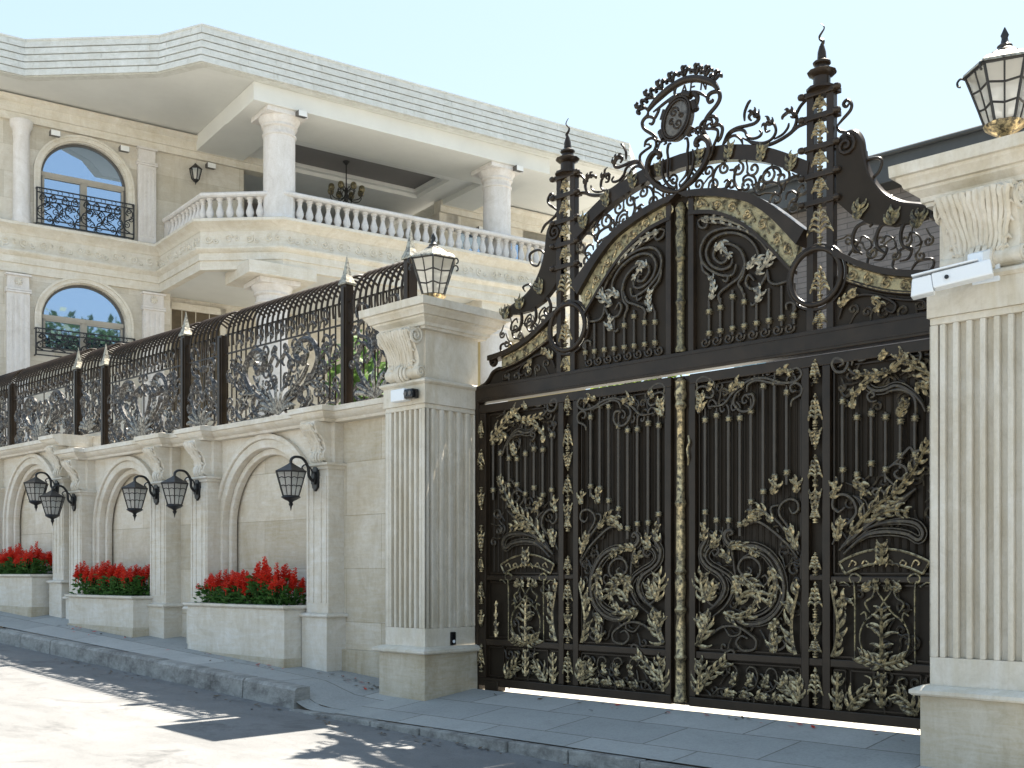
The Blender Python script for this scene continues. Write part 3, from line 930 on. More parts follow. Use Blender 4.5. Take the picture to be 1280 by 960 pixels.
def salvia(rng, name, loc):
    t = thing(name, loc, None, None)
    fol = MB()
    for i in range(80):
        a = rng.uniform(0, 2 * pi); h = rng.uniform(.0, .235); r = rng.uniform(.02, .12) * (1.1 - h * 1.5)
        L = rng.uniform(.05, .085); wd = L * .36
        d = Vector((cos(a), sin(a), rng.uniform(-.25, .55))).normalized()
        sd = Vector((-sin(a), cos(a), rng.uniform(-.3, .3))).normalized()
        b = Vector((cos(a) * r, sin(a) * r, h + .015)); up = Vector((0, 0, .012))
        fol.add([b, b + d * L * .45 + sd * wd + up, b + d * L, b + d * L * .45 - sd * wd + up, b + d * L * .5 - up], [(0, 1, 4), (1, 2, 4), (2, 3, 4), (3, 0, 4)])
    for i in range(5):
        a = rng.uniform(0, 6.28); fol.tube([(0, 0, -.02), (cos(a) * .05, sin(a) * .05, .14), (cos(a) * .07, sin(a) * .07, .24)], .005, 4)
    f = fol.build('foliage', 'leaf', t, world=False)
    fl = MB()
    for k in range(rng.randint(6, 9)):
        a = rng.uniform(0, 6.28); r = rng.uniform(.01, .13)
        x, y = cos(a) * r, sin(a) * r; z0 = rng.uniform(.17, .25); H = rng.uniform(.08, .19)
        lean = Vector((rng.uniform(-.2, .2), rng.uniform(-.2, .2), 1)).normalized()
        fl.tube([Vector((x, y, z0 - .05)), Vector((x, y, z0)) + lean * H], [.004, .002], 4)
        nn = int(H * 170)
        for i in range(nn):
            ff = i / nn; aa = i * 2.4 + rng.uniform(-.3, .3)
            d = Vector((cos(aa), sin(aa), .55)).normalized(); L = .052 * (1.15 - ff * .75) * rng.uniform(.8, 1.25)
            sd = Vector((-sin(aa), cos(aa), 0)); b = Vector((x, y, z0)) + lean * (H * ff)
            fl.add([b, b + d * L * .6 + sd * L * .42, b + d * L, b + d * L * .6 - sd * L * .42, b + d * L * .55 + Vector((0, 0, .008))], [(0, 1, 4), (1, 2, 4), (2, 3, 4), (3, 0, 4)])
    fl.build('flower_spike', 'petal', t, world=False)
    return t
protos = []
rs = random.Random(11)
gl = [('red salvia plant in the planter nearest the gate', 'red salvias in the planter nearest the gate'),
      ('red salvia plant in the planter under the middle arch', 'red salvias in the middle planter'),
      ('red salvia plant in the planter at the left edge', 'red salvias in the leftmost planter')]
cnt = 0
for (xl, xr, y0, zt, _), (lab, grp) in zip(PLN, gl):
    nx = 9
    for j in range(2):
        for i in range(nx):
            x = xl + .20 + (xr - xl - .40) * (i + .25 + .5 * j * .9) / nx + rs.uniform(-.03, .03)
            y = y0 + .14 + j * .19 + rs.uniform(-.02, .02)
            if len(protos) < 6:
                o = salvia(rs, 'salvia_plant', (x, y, zt - .022)); protos.append(o)
            else:
                o = copy_tree(protos[cnt % 6]); o.location = (x, y, zt - .022)
            s = rs.uniform(.82, 1.28)
            o.scale = (s * 1.12, s * 1.12, s * rs.uniform(.85, 1.2)); o.rotation_euler = (0, 0, rs.uniform(0, 6.28))
            tag(o, lab, 'flower', grp); cnt += 1

# ------------------------------------------------------------------ iron fence on the wall
FY = -.12
fence = thing('iron_fence', (-8.0, FY, ZT + .19), 'black wrought iron fence of scrolls with curled over bars along the wall top', 'fence')
def fpost(x, z0, z1, spike):
    mb = MB(); mb.box(x - .055, x + .055, FY - .055, FY + .055, z0, z1)
    mb.box(x - .03, x + .03, FY - .072, FY - .055, z0 + .03, z1 - .03)
    p = mb.build('post', 'iron', fence, bevel=.006)
    if spike:
        mb = MB(); mb.box(x - .075, x + .075, FY - .075, FY + .075, z1, z1 + .022)
        mb.lathe([(.105, z1 + .022), (.095, z1 + .04), (.055, z1 + .12), (.022, z1 + .26), (.002, z1 + .36)], (x, FY), 4, rot=pi / 4)
        mb.build('spike', 'pewter', p)
def mirror(pts, c): return [(2 * c - p[0], p[1]) for p in pts]
def fpanel(xl, xr, z0, zt, wide):
    W = xr - xl; c = (xl + xr) / 2; H = zt - z0
    fr = MB()
    for z in (z0 + .03, z0 + H * .80, zt): fr.tube([(xl, FY, z), (xr, FY, z)], .014, 4)
    bars = max(4, int(W / .115))
    for i in range(bars + 1):
        x = xl + .05 + (W - .1) * i / bars
        # the bars stop above the big scrolls in the middle of the wide panels
        mid = abs(x - c) / (W / 2)
        zb = z0 + .03 if (mid > .60 or not wide) else z0 + H * (.80)
        if i % 2 and not wide: zb = z0 + H * .62
        fr.tube([(x, FY, zb), (x, FY, zt)], .011, 4)
    fr.tube([(c, FY, z0 + .1), (c, FY, zt)], .010, 4)
    # over-curled top: every bar runs on up, arches inward and ends in a scroll
    nb = max(4, int(W / .115))
    for i in range(nb):
        x = xl + .03 + (W - .06) * (i + .5) / nb
        y0 = FY
        pts = [(y0, zt - .16), (y0 - .02, zt - .04), (y0 + .0, zt + .12), (y0 + .09, zt + .28), (y0 + .25, zt + .385), (y0 + .42, zt + .375), (y0 + .54, zt + .31)]
        q_ = cat(pts, 3)
        fr.tube([(x + .07 * (j / len(q_)), p[0], p[1]) for j, p in enumerate(q_)], .0165, 5)
    fr.tube([(xl, FY + .22, zt + .365), (xr, FY + .22, zt + .365)], .012, 4)
    panel = fr.build('panel_bars', 'iron', fence, smooth=50)
    sc = MB()
    def T(pts, r=.016, both=True, y=FY - .012):
        for q in ((pts, mirror(pts, c)) if both else (pts,)):
            cc = cat(q, 4); k = len(cc)
            sc.tube([(p[0], y, p[1]) for p in cc], [r * 1.6 * (.6 + .4 * min(1, min(i, k - 1 - i) / (.2 * k))) for i in range(k)], 5)
    X = lambda f: c + f * W / 2
    Z = lambda f: z0 + f * H
    if wide:
        # big C scrolls springing from the foot of the panel, turning in at the top
        T([(X(.02), Z(.12)), (X(.22), Z(.20)), (X(.50), Z(.36)), (X(.62), Z(.55)), (X(.52), Z(.72)), (X(.34), Z(.74)), (X(.26), Z(.62)), (X(.36), Z(.54)), (X(.44), Z(.60)), (X(.40), Z(.64))], .026)
        T([(X(.03), Z(.16)), (X(.18), Z(.26)), (X(.36), Z(.38)), (X(.46), Z(.50))], .018)
        T([(X(.04), Z(.30)), (X(.14), Z(.42)), (X(.18), Z(.56)), (X(.10), Z(.66)), (X(.03), Z(.60)), (X(.07), Z(.54))], .016)
        T([(X(.06), Z(.10)), (X(.30), Z(.06)), (X(.46), Z(.14)), (X(.46), Z(.26)), (X(.36), Z(.28)), (X(.32), Z(.20)), (X(.38), Z(.17))], .018)
        T([(X(.46), Z(.14)), (X(.62), Z(.07)), (X(.76), Z(.13)), (X(.76), Z(.24)), (X(.66), Z(.26)), (X(.64), Z(.18)), (X(.70), Z(.17))], .015)
        T([(X(.78), Z(.10)), (X(.90), Z(.08)), (X(.93), Z(.18)), (X(.84), Z(.22)), (X(.83), Z(.15))], .012)
        T([(X(.56), Z(.40)), (X(.72), Z(.38)), (X(.80), Z(.48)), (X(.74), Z(.58)), (X(.66), Z(.52)), (X(.72), Z(.47))], .013)
        T([(X(.78), Z(.48)), (X(.82), Z(.66)), (X(.74), Z(.74)), (X(.68), Z(.68))], .012)
        for i in range(9):
            f = -.80 + 1.6 * (i + .5) / 9
            T([(X(f - .07), Z(.80)), (X(f - .06), Z(.87)), (X(f), Z(.90)), (X(f + .05), Z(.86)), (X(f + .01), Z(.83))], .011, False)
            T([(X(f - .02), Z(.98)), (X(f + .06), Z(.95)), (X(f + .05), Z(.90))], .010, False)
    else:
        T([(X(.02), Z(.10)), (X(.45), Z(.22)), (X(.72), Z(.42)), (X(.50), Z(.58)), (X(.20), Z(.50)), (X(.36), Z(.40))], .018)
        T([(X(.05), Z(.34)), (X(.30), Z(.60)), (X(.62), Z(.66)), (X(.66), Z(.76)), (X(.36), Z(.78)), (X(.30), Z(.70))], .015)
        T([(X(.10), Z(.08)), (X(.50), Z(.05)), (X(.80), Z(.12)), (X(.70), Z(.22)), (X(.48), Z(.16))], .014)
        T([(X(.25), Z(.84)), (X(.40), Z(.93)), (X(.70), Z(.94)), (X(.72), Z(.84)), (X(.52), Z(.83))], .011)
    rq = random.Random(int(abs(c) * 100))
    for i in range(44 if wide else 16):              # small scrolls that fill the ground between the big ones
        f = rq.uniform(.06, .93); g = rq.uniform(.08, .76)
        a0 = rq.uniform(0, 6.28); d = rq.choice((1, -1)); R_ = rq.uniform(.045, .10)
        T([(p[0], p[1]) for p in spiral((X(f), Z(g)), R_, 1.25, a0, d, 8)], .0105)
    sc.build('scrollwork', 'fence_iron', fence, smooth=60)
    lf = MB()
    # fan of acanthus blades at the foot
    n = 9 if wide else 7
    for i in range(n):
        a = pi * (.10 + .80 * i / (n - 1)); L = H * (.30 if wide else .26) * (.75 + .35 * sin(a))
        p0 = Vector((c, Z(.06))); pts = []
        for j in range(6):
            f = j / 5
            pts.append((p0.x + cos(a) * L * f * 1.25 + cos(a) * .10 * sin(f * 3.0), FY - .03 - .05 * sin(f * 2.6), p0.y + sin(a) * L * f + .04 * sin(f * 4)))
        lf.tube(cat(pts, 2), [.012, .02, .026, .03, .031, .03, .027, .022, .016, .010, .004], 6, squash=.5)
    if wide:
        for sx in (1, -1):
            feather(lf, [(X(.10 * sx), Z(.16)), (X(.28 * sx), Z(.30)), (X(.36 * sx), Z(.46))], 5, .11, y=FY - .03, r=.013)
            feather(lf, [(X(.40 * sx), Z(.30)), (X(.60 * sx), Z(.32)), (X(.72 * sx), Z(.26))], 4, .09, y=FY - .03, r=.012)
            feather(lf, [(X(.50 * sx), Z(.60)), (X(.36 * sx), Z(.68)), (X(.24 * sx), Z(.66))], 4, .08, y=FY - .03, r=.011)
            feather(lf, [(X(.20 * sx), Z(.07)), (X(.52 * sx), Z(.05)), (X(.84 * sx), Z(.05))], 6, .10, y=FY - .03, r=.011)
    lf.build('acanthus_fan', 'fence_silver', fence, smooth=60)
Zf = ZT + .188
zt0 = 4.42
POSTS = [(-4.78, True), (-7.54, False), (-8.52, True), (-11.0, True)]
fpost(-3.62, Zf, 4.70, True)
fpost(-4.78, Zf, 4.62, True); fpost(-7.54, Zf, 4.42, False); fpost(-8.52, Zf, 4.56, True); fpost(-10.98, Zf, 4.45, True); fpost(-11.95, ZT + .46, 4.52, True); fpost(-14.6, ZT + .46, 4.6, False)
fpanel(-4.72, -3.68, Zf, zt0, False)
fpanel(-7.48, -4.84, Zf, zt0, True)
fpanel(-8.46, -7.60, Zf, zt0, False)
fpanel(-10.92, -8.58, Zf, zt0, True)
fpanel(-11.89, -11.04, ZT + .46, zt0 + .05, False)
fpanel(-14.54, -12.01, ZT + .46, zt0 + .1, True)
fpanel(-17.2, -14.66, ZT + .46, zt0 + .1, True)

# dead leaves and fallen petals blown into the gutter and along the foot of the wall
def litter(name, m, n, seed, f):
    rl = random.Random(seed); mb = MB()
    for i in range(n):
        x, y, z = f(rl); a = rl.uniform(0, 6.28); L = rl.uniform(.018, .045)
        d = Vector((cos(a), sin(a), rl.uniform(-.1, .3))) * L; e = Vector((-sin(a), cos(a), rl.uniform(-.2, .4))) * L * .4
        c_ = Vector((x, y, z + .008))
        mb.add([c_ - d, c_ + e, c_ + d, c_ - e], [(0, 1, 2), (0, 2, 3)])
    return tag(mb.build(name, m), kind='stuff')
def gut(r):
    x = r.uniform(-9, 2); y = KY - .03 - abs(r.gauss(0, .16)) - .1
    return x, y, zroad(x) + .006
def foot(r):
    x = r.choice((r.uniform(-7.4, -5.0), r.uniform(-10.9, -8.7), r.uniform(-4.6, -3.4), r.uniform(-2.4, 2.3)))
    y = -.84 - abs(r.gauss(0, .10)) if x < -4.7 else (-.60 - abs(r.gauss(0, .1)) if x < -3 else -.14 - abs(r.gauss(0, .12)))
    return x, y, zside(x, y) + .006
litter('leaf_litter', 'bark', 150, 5, gut)
litter('fallen_petals', 'petal', 40, 6, foot)
litter('dry_leaves', 'bark', 70, 8, foot)
# ------------------------------------------------------------------ the gate
TR = json.loads('''{"main":[[0.016,[[0.516,1.521],[0.551,1.536],[0.528,1.561],[0.48,1.542],[0.475,1.487],[0.528,1.439],[0.646,1.425],[0.784,1.419],[0.92,1.35],[1.021,1.212],[1.054,1.055],[1.021,0.918],[0.92,0.807],[0.784,0.757],[0.646,0.759],[0.551,0.807],[0.492,0.856]]],[0.011,[[0.657,1.329],[0.784,1.371],[0.898,1.315],[0.976,1.192],[0.987,1.035],[0.932,0.906],[0.807,0.83],[0.646,0.819],[0.528,0.847]]],[0.012,[[0.697,1.242],[0.738,1.212],[0.704,1.172],[0.634,1.192],[0.61,1.252],[0.657,1.317],[0.75,1.322],[0.819,1.262],[0.819,1.182],[0.75,1.122],[0.669,1.107]]],[0.015,[[0.212,0.807],[0.335,0.883],[0.432,0.967],[0.475,1.069],[0.42,1.171],[0.298,1.243],[0.232,1.316],[0.224,1.399],[0.274,1.481],[0.291,1.553],[0.249,1.575]]],[0.012,[[0.335,0.801],[0.48,0.907],[0.563,1.05],[0.532,1.151],[0.432,1.216],[0.323,1.27],[0.274,1.336],[0.31,1.408],[0.384,1.428],[0.413,1.376],[0.364,1.346],[0.34,1.377]]],[0.01,[[0.432,0.967],[0.359,0.904],[0.274,0.964],[0.286,1.068],[0.371,1.12],[0.408,1.048]]],[0.012,[[0.212,0.589],[0.335,0.656],[0.456,0.722],[0.599,0.727],[0.715,0.671],[0.784,0.614],[0.766,0.543],[0.657,0.524],[0.587,0.585],[0.634,0.648],[0.697,0.626]]],[0.009,[[0.456,0.722],[0.528,0.644],[0.622,0.668],[0.61,0.728],[0.516,0.724]]],[0.012,[[1.098,0.686],[0.999,0.741],[0.925,0.679],[0.932,0.591],[0.999,0.545],[1.065,0.587],[1.032,0.634]]],[0.012,[[1.174,1.318],[1.098,1.416],[1.01,1.496],[0.943,1.547],[0.853,1.608],[0.784,1.63],[0.715,1.613]]],[0.011,[[1.185,1.347],[1.109,1.484],[1.021,1.594],[0.943,1.675],[0.932,1.744],[0.999,1.761]]],[0.011,[[1.189,1.386],[1.098,1.562],[1.01,1.682],[1.021,1.76],[1.098,1.806],[1.174,1.783],[1.185,1.715],[1.13,1.688],[1.098,1.737]]],[0.01,[[0.504,1.446],[0.54,1.374],[0.563,1.253],[0.575,1.151]]],[0.009,[[0.83,1.152],[0.875,1.172],[0.898,1.123],[0.853,1.083],[0.812,1.122]]]],"maintop":[[0.012,[[0.297,2.66],[0.449,2.661],[0.543,2.743],[0.654,2.813],[0.764,2.848],[0.889,2.838],[1.029,2.785],[1.15,2.779],[1.221,2.831],[1.184,2.889],[1.124,2.873],[1.15,2.832]]],[0.012,[[0.718,2.688],[0.691,2.715],[0.749,2.716],[0.767,2.651],[0.727,2.588],[0.636,2.586],[0.566,2.657],[0.581,2.735],[0.654,2.782]]],[0.011,[[0.691,2.746],[0.709,2.807],[0.8,2.831],[0.942,2.792],[1.064,2.766]]],[0.011,[[0.258,2.664],[0.18,2.746],[0.184,2.827],[0.258,2.843],[0.354,2.792],[0.335,2.737],[0.258,2.754],[0.248,2.787]]],[0.01,[[0.184,2.827],[0.18,2.901],[0.258,2.928],[0.354,2.873],[0.358,2.816]]],[0.011,[[1.116,2.576],[1.133,2.628],[1.21,2.665],[1.221,2.725],[1.167,2.766],[1.116,2.744],[1.133,2.697],[1.17,2.705]]]],"mainbot":[[0.012,[[0.48,0.438],[0.516,0.46],[0.563,0.499],[0.528,0.522],[0.468,0.488],[0.432,0.415],[0.359,0.349],[0.286,0.262],[0.236,0.155]]],[0.008,[[0.456,0.171],[0.551,0.209],[0.594,0.293],[0.575,0.372],[0.516,0.389],[0.48,0.346],[0.516,0.318]]],[0.008,[[0.657,0.17],[0.75,0.207],[0.791,0.29],[0.773,0.368],[0.715,0.385],[0.68,0.342],[0.715,0.315]]],[0.008,[[0.853,0.173],[0.943,0.209],[0.983,0.29],[0.965,0.368],[0.909,0.384],[0.875,0.343],[0.909,0.315]]],[0.008,[[1.043,0.175],[1.13,0.211],[1.17,0.291],[1.152,0.368],[1.098,0.384],[1.065,0.343],[1.098,0.316]]],[0.007,[[0.335,0.121],[0.408,0.178],[0.504,0.165],[0.551,0.107],[0.516,0.074]]],[0.007,[[0.551,0.113],[0.622,0.169],[0.715,0.156],[0.761,0.1],[0.727,0.067]]],[0.007,[[0.761,0.114],[0.83,0.169],[0.92,0.156],[0.965,0.1],[0.932,0.068]]],[0.007,[[0.92,0.111],[0.987,0.165],[1.076,0.152],[1.12,0.097],[1.087,0.065]]]],"side":[[0.014,[[1.554,2.862],[1.589,2.874],[1.572,2.908],[1.519,2.923],[1.493,2.878],[1.528,2.817],[1.598,2.811],[1.629,2.869],[1.615,2.919]]],[0.012,[[1.659,2.849],[1.684,2.925],[1.753,2.94],[1.778,2.889],[1.727,2.88],[1.71,2.914]]],[0.014,[[1.624,2.829],[1.702,2.771],[1.803,2.767],[1.904,2.762],[2.019,2.779],[2.067,2.843],[2.099,2.877],[2.059,2.883],[2.051,2.837]]],[0.014,[[1.862,2.689],[1.895,2.701],[1.87,2.735],[1.812,2.726],[1.795,2.673],[1.854,2.627],[1.937,2.622],[2.035,2.645],[2.148,2.586],[2.227,2.501],[2.266,2.42]]],[0.012,[[2.187,2.382],[2.187,2.505],[2.148,2.571],[2.067,2.61],[1.953,2.608]]],[0.01,[[1.82,2.575],[1.854,2.587],[1.837,2.621],[1.795,2.594],[1.82,2.544],[1.87,2.546]]],[0.011,[[2.155,2.847],[2.14,2.895],[2.187,2.911],[2.23,2.86],[2.211,2.809],[2.163,2.799],[2.124,2.851]]],[0.011,[[1.702,2.652],[1.676,2.591],[1.684,2.526]]],[0.015,[[1.551,1.374],[1.653,1.456],[1.752,1.538],[1.87,1.617],[1.986,1.686],[2.099,1.772],[2.192,1.839]]],[0.015,[[1.592,1.345],[1.713,1.446],[1.811,1.499],[1.966,1.514],[2.118,1.492],[2.21,1.445],[2.247,1.498],[2.192,1.571],[2.061,1.593],[1.87,1.571],[1.733,1.52]]],[0.013,[[1.49,1.422],[1.572,1.552],[1.653,1.606],[1.703,1.679],[1.673,1.773],[1.592,1.823],[1.51,1.799],[1.5,1.724],[1.551,1.684],[1.602,1.72]]],[0.012,[[1.572,1.402],[1.713,1.548],[1.772,1.639],[1.752,1.751],[1.673,1.81]]],[0.012,[[1.803,1.564],[1.904,1.671],[1.953,1.747],[1.928,1.827],[1.87,1.853],[1.837,1.824],[1.87,1.798]]],[0.012,[[1.97,2.012],[2.035,2.039],[2.108,2.003],[2.116,1.941],[2.059,1.921],[2.019,1.962],[2.051,1.991]]],[0.012,[[1.97,2.012],[2.051,2.069],[2.116,2.134],[2.148,2.155],[2.179,2.122],[2.242,2.132],[2.266,2.1]]],[0.01,[[1.945,2.045],[1.945,1.951],[2.019,1.869],[2.035,1.806]]]],"sidelow":[[0.01,[[1.683,0.469],[1.683,1.065],[1.653,1.12],[1.643,1.158],[1.683,1.186],[1.737,1.158],[1.723,1.121],[1.683,1.124]]],[0.009,[[1.918,1.14],[1.87,1.067],[1.928,0.976],[1.995,0.886],[2.099,0.799],[2.136,0.683],[2.099,0.564],[1.966,0.485]]],[0.01,[[1.772,1.149],[1.821,1.121],[1.851,1.066],[1.831,1.002],[1.772,0.955],[1.811,0.882]]],[0.009,[[1.733,0.861],[1.772,0.881],[1.782,0.825],[1.742,0.769]]],[0.009,[[1.551,1.11],[1.592,1.12],[1.643,1.083]]]],"sidebot":[[0.009,[[1.918,0.208],[1.851,0.248],[1.772,0.224],[1.752,0.139],[1.673,0.132],[1.633,0.185]]],[0.009,[[1.762,0.381],[1.821,0.357],[1.811,0.301],[1.762,0.316],[1.792,0.262],[1.851,0.285]]],[0.009,[[1.653,0.056],[1.733,0.026],[1.811,0.043],[1.802,0.079]]]],"top":[[0.017,[[0.421,4.931],[0.479,5.025],[0.568,5.053],[0.681,5.045],[0.755,5.046],[0.792,5.078],[0.768,5.123],[0.718,5.137],[0.693,5.112],[0.718,5.078]]],[0.014,[[0.44,4.959],[0.517,5.026],[0.593,5.032],[0.65,5.005],[0.675,4.956],[0.731,4.919],[0.792,4.918],[0.819,4.943],[0.795,4.971]]],[0.014,[[0.631,4.951],[0.718,4.895],[0.829,4.855],[0.914,4.864],[0.956,4.916],[0.938,4.985],[0.878,5.017],[0.853,4.987],[0.865,4.941],[0.902,4.942]]],[0.018,[[0.668,4.93],[0.755,4.864],[0.878,4.826],[0.986,4.834],[1.08,4.861],[1.162,4.901],[1.232,4.908],[1.26,4.895]]],[0.012,[[0.938,4.858],[1.021,4.877],[1.069,4.917],[1.08,4.955]]],[0.016,[[1.092,4.868],[1.139,4.918],[1.153,4.977],[1.127,5.031],[1.069,5.047],[1.021,5.024],[1.021,5.003]]],[0.015,[[1.139,4.991],[1.185,5.061],[1.243,5.101]]],[0.014,[[0.65,5.092],[0.65,5.162],[0.681,5.228],[0.712,5.257]]],[0.014,[[0.427,4.94],[0.491,4.989],[0.555,4.993],[0.612,4.945],[0.631,4.897]]],[0.015,[[1.513,4.804],[1.568,4.849],[1.633,4.901],[1.644,4.948],[1.606,4.994],[1.573,4.969],[1.6,4.941],[1.622,4.959]]],[0.015,[[1.513,4.804],[1.546,4.76],[1.622,4.724],[1.687,4.696],[1.74,4.632]]]],"between":[[0.014,[[0.458,4.773],[0.38,4.77],[0.335,4.716],[0.328,4.64],[0.38,4.572],[0.458,4.559],[0.503,4.598],[0.471,4.627],[0.439,4.613]]],[0.014,[[0.598,4.737],[0.554,4.672],[0.547,4.598],[0.586,4.523],[0.636,4.501]]],[0.012,[[0.496,4.708],[0.547,4.701],[0.598,4.726]]],[0.014,[[0.822,4.542],[0.846,4.6],[0.907,4.627],[0.979,4.598],[1.002,4.55],[0.967,4.548]]],[0.014,[[0.822,4.456],[0.834,4.496],[0.894,4.503],[0.979,4.472],[1.008,4.412],[0.979,4.377],[0.943,4.407]]],[0.014,[[1.026,4.397],[1.05,4.465],[1.109,4.493],[1.178,4.496]]],[0.012,[[0.648,4.53],[0.636,4.598],[0.686,4.618],[0.748,4.581],[0.76,4.525],[0.711,4.526]]],[0.013,[[0.785,4.465],[0.797,4.548],[0.822,4.584]]],[0.012,[[1.05,4.318],[1.062,4.368],[1.109,4.378],[1.155,4.336],[1.144,4.286],[1.097,4.287]]]],"lyre":[[0.03,[[-0.227,4.973],[-0.194,4.992],[-0.222,5.032],[-0.279,5.029],[-0.327,4.976],[-0.336,4.886],[-0.279,4.779],[-0.184,4.696],[-0.082,4.642],[0.003,4.617]]],[0.014,[[-0.269,4.754],[-0.355,4.852],[-0.384,4.929],[-0.423,5.0],[-0.423,5.054],[-0.375,5.081],[-0.307,5.102],[-0.317,5.127],[-0.355,5.137]]],[0.015,[[-0.375,5.119],[-0.355,5.168],[-0.298,5.18],[-0.25,5.152],[-0.241,5.092],[-0.288,5.035]]],[0.016,[[-0.161,4.956],[-0.173,4.876],[-0.156,4.78],[-0.1,4.698],[-0.036,4.66],[-0.017,4.686]]],[0.014,[[-0.073,5.07],[-0.1,5.07],[-0.114,5.013],[-0.105,4.935],[-0.11,4.822],[-0.091,4.749],[-0.017,4.694]]],[0.012,[[-0.222,5.056],[-0.203,5.105],[-0.156,5.119],[-0.128,5.092],[-0.156,5.081]]]],"crest":[[0.034,[[-0.351,5.446],[-0.256,5.511],[-0.143,5.562],[-0.041,5.592],[0.068,5.604],[0.176,5.586],[0.282,5.542],[0.37,5.483],[0.42,5.409]]],[0.015,[[-0.285,5.42],[-0.209,5.444],[-0.125,5.473],[-0.041,5.494],[0.068,5.488],[0.176,5.467],[0.256,5.421],[0.309,5.372]]],[0.017,[[-0.19,5.118],[-0.237,5.146],[-0.275,5.202],[-0.38,5.285],[-0.409,5.339],[-0.4,5.375],[-0.351,5.408],[-0.342,5.444]]],[0.015,[[-0.38,5.385],[-0.332,5.391],[-0.275,5.355],[-0.294,5.315],[-0.332,5.329]]],[0.015,[[-0.209,5.444],[-0.237,5.391],[-0.275,5.348]]],[0.019,[[0.221,5.012],[0.265,5.1],[0.282,5.169],[0.318,5.218],[0.405,5.282],[0.439,5.337],[0.422,5.394],[0.353,5.407],[0.313,5.382],[0.326,5.334],[0.363,5.33],[0.361,5.349]]],[0.017,[[0.282,5.169],[0.335,5.203],[0.387,5.184],[0.409,5.141],[0.37,5.108],[0.339,5.139]]],[0.016,[[0.37,5.101],[0.43,5.106],[0.465,5.06],[0.448,4.992],[0.413,4.957]]],[0.024,[[0.104,5.436],[0.149,5.456],[0.198,5.423],[0.198,5.378],[0.176,5.333],[0.149,5.288]]],[0.014,[[0.149,5.11],[0.203,5.14],[0.256,5.118],[0.291,5.056],[0.326,4.98]]],[0.013,[[0.176,5.102],[0.212,5.093],[0.194,5.112]]],[0.014,[[-0.046,5.503],[-0.041,5.547],[-0.023,5.579]]]],"finials":[[-0.351,5.469],[-0.256,5.526],[-0.162,5.575],[-0.055,5.607],[0.068,5.615],[0.19,5.593],[0.291,5.551],[0.379,5.487]],"fintips":[[-0.448,5.521],[-0.347,5.603],[-0.218,5.653],[-0.088,5.685],[0.055,5.698],[0.19,5.675],[0.3,5.625],[0.4,5.554]],"med":[[-0.005,5.272],[-0.143,5.311],[-0.005,5.453],[0.14,5.231],[-0.005,5.084]],"letters":[[0.004,5.495],[0.032,5.589],[0.122,5.49],[0.149,5.564],[0.247,5.453],[0.269,5.52],[0.326,5.466]],"wingscroll":[[0.018,[[1.802,3.928],[1.819,3.949],[1.766,3.974],[1.696,3.951],[1.66,3.875],[1.672,3.789],[1.74,3.726]]],[0.01,[[1.722,3.821],[1.74,3.867],[1.802,3.829],[1.819,3.768],[1.775,3.752]]],[0.009,[[1.578,3.934],[1.624,3.9],[1.651,3.819]]]],"wingtip":[[0.014,[[-2.033,3.899],[-1.835,4.05],[-1.725,4.233],[-1.656,4.341],[-1.752,4.461],[-1.891,4.448],[-1.877,4.353],[-1.794,4.307],[-1.752,4.349]]],[0.012,[[-1.948,4.028],[-1.877,4.078],[-1.905,4.14],[-1.99,4.128],[-1.962,4.078]]]],"shoulder":[[0.013,[[-2.148,3.482],[-2.294,3.502],[-2.308,3.577],[-2.191,3.582],[-2.133,3.511]]],[0.013,[[-2.09,3.505],[-1.99,3.584],[-2.047,3.695],[-2.142,3.699],[-2.119,3.623],[-2.047,3.613]]],[0.013,[[-1.863,3.565],[-1.78,3.655],[-1.849,3.757],[-1.942,3.741],[-1.905,3.663],[-1.835,3.663]]],[0.013,[[-1.67,3.618],[-1.615,3.73],[-1.697,3.824],[-1.629,3.863]]]],"upswirl":[[0.014,[[0.44,3.965],[0.478,3.966],[0.487,3.916],[0.421,3.905],[0.354,3.974],[0.383,4.049],[0.496,4.058],[0.617,3.986],[0.672,3.864],[0.654,3.757],[0.608,3.694],[0.636,3.634],[0.663,3.566]]],[0.014,[[0.543,3.921],[0.524,3.861],[0.43,3.847],[0.316,3.917],[0.277,4.038],[0.354,4.136],[0.506,4.152],[0.672,4.086],[0.781,3.969],[0.808,3.838]]],[0.014,[[0.58,3.866],[0.543,3.778],[0.392,3.814],[0.248,3.93],[0.215,4.067],[0.296,4.18],[0.468,4.2],[0.654,4.145],[0.817,4.024],[0.906,3.897],[0.924,3.816]]],[0.013,[[0.215,4.018],[0.238,3.883],[0.316,3.803],[0.354,3.716],[0.325,3.656],[0.296,3.596]]],[0.013,[[0.672,3.864],[0.617,3.748],[0.524,3.701],[0.43,3.654],[0.402,3.611],[0.421,3.543]]],[0.012,[[0.44,3.797],[0.496,3.778],[0.487,3.732],[0.44,3.757]]],[0.012,[[0.18,4.319],[0.229,4.341],[0.287,4.304],[0.267,4.251],[0.209,4.264],[0.18,4.319]]],[0.013,[[0.277,4.29],[0.411,4.261],[0.543,4.2],[0.691,4.129],[0.781,4.079]]],[0.013,[[0.763,3.69],[0.709,3.747],[0.682,3.689],[0.727,3.626],[0.817,3.633],[0.871,3.702],[0.889,3.761]]],[0.012,[[0.889,3.761],[0.906,3.664],[0.959,3.624],[1.046,3.623],[1.081,3.633]]],[0.011,[[0.781,3.577],[0.79,3.513],[0.745,3.481],[0.727,3.508]]],[0.011,[[1.072,3.389],[1.072,3.435],[1.124,3.441],[1.158,3.39],[1.124,3.357]]]]}''')
def grp(mb, key, s, y=-.022, n=6, k=1.0):
    for r, pts in TR[key]: gtube(mb, pts, r * k, y, s, n)

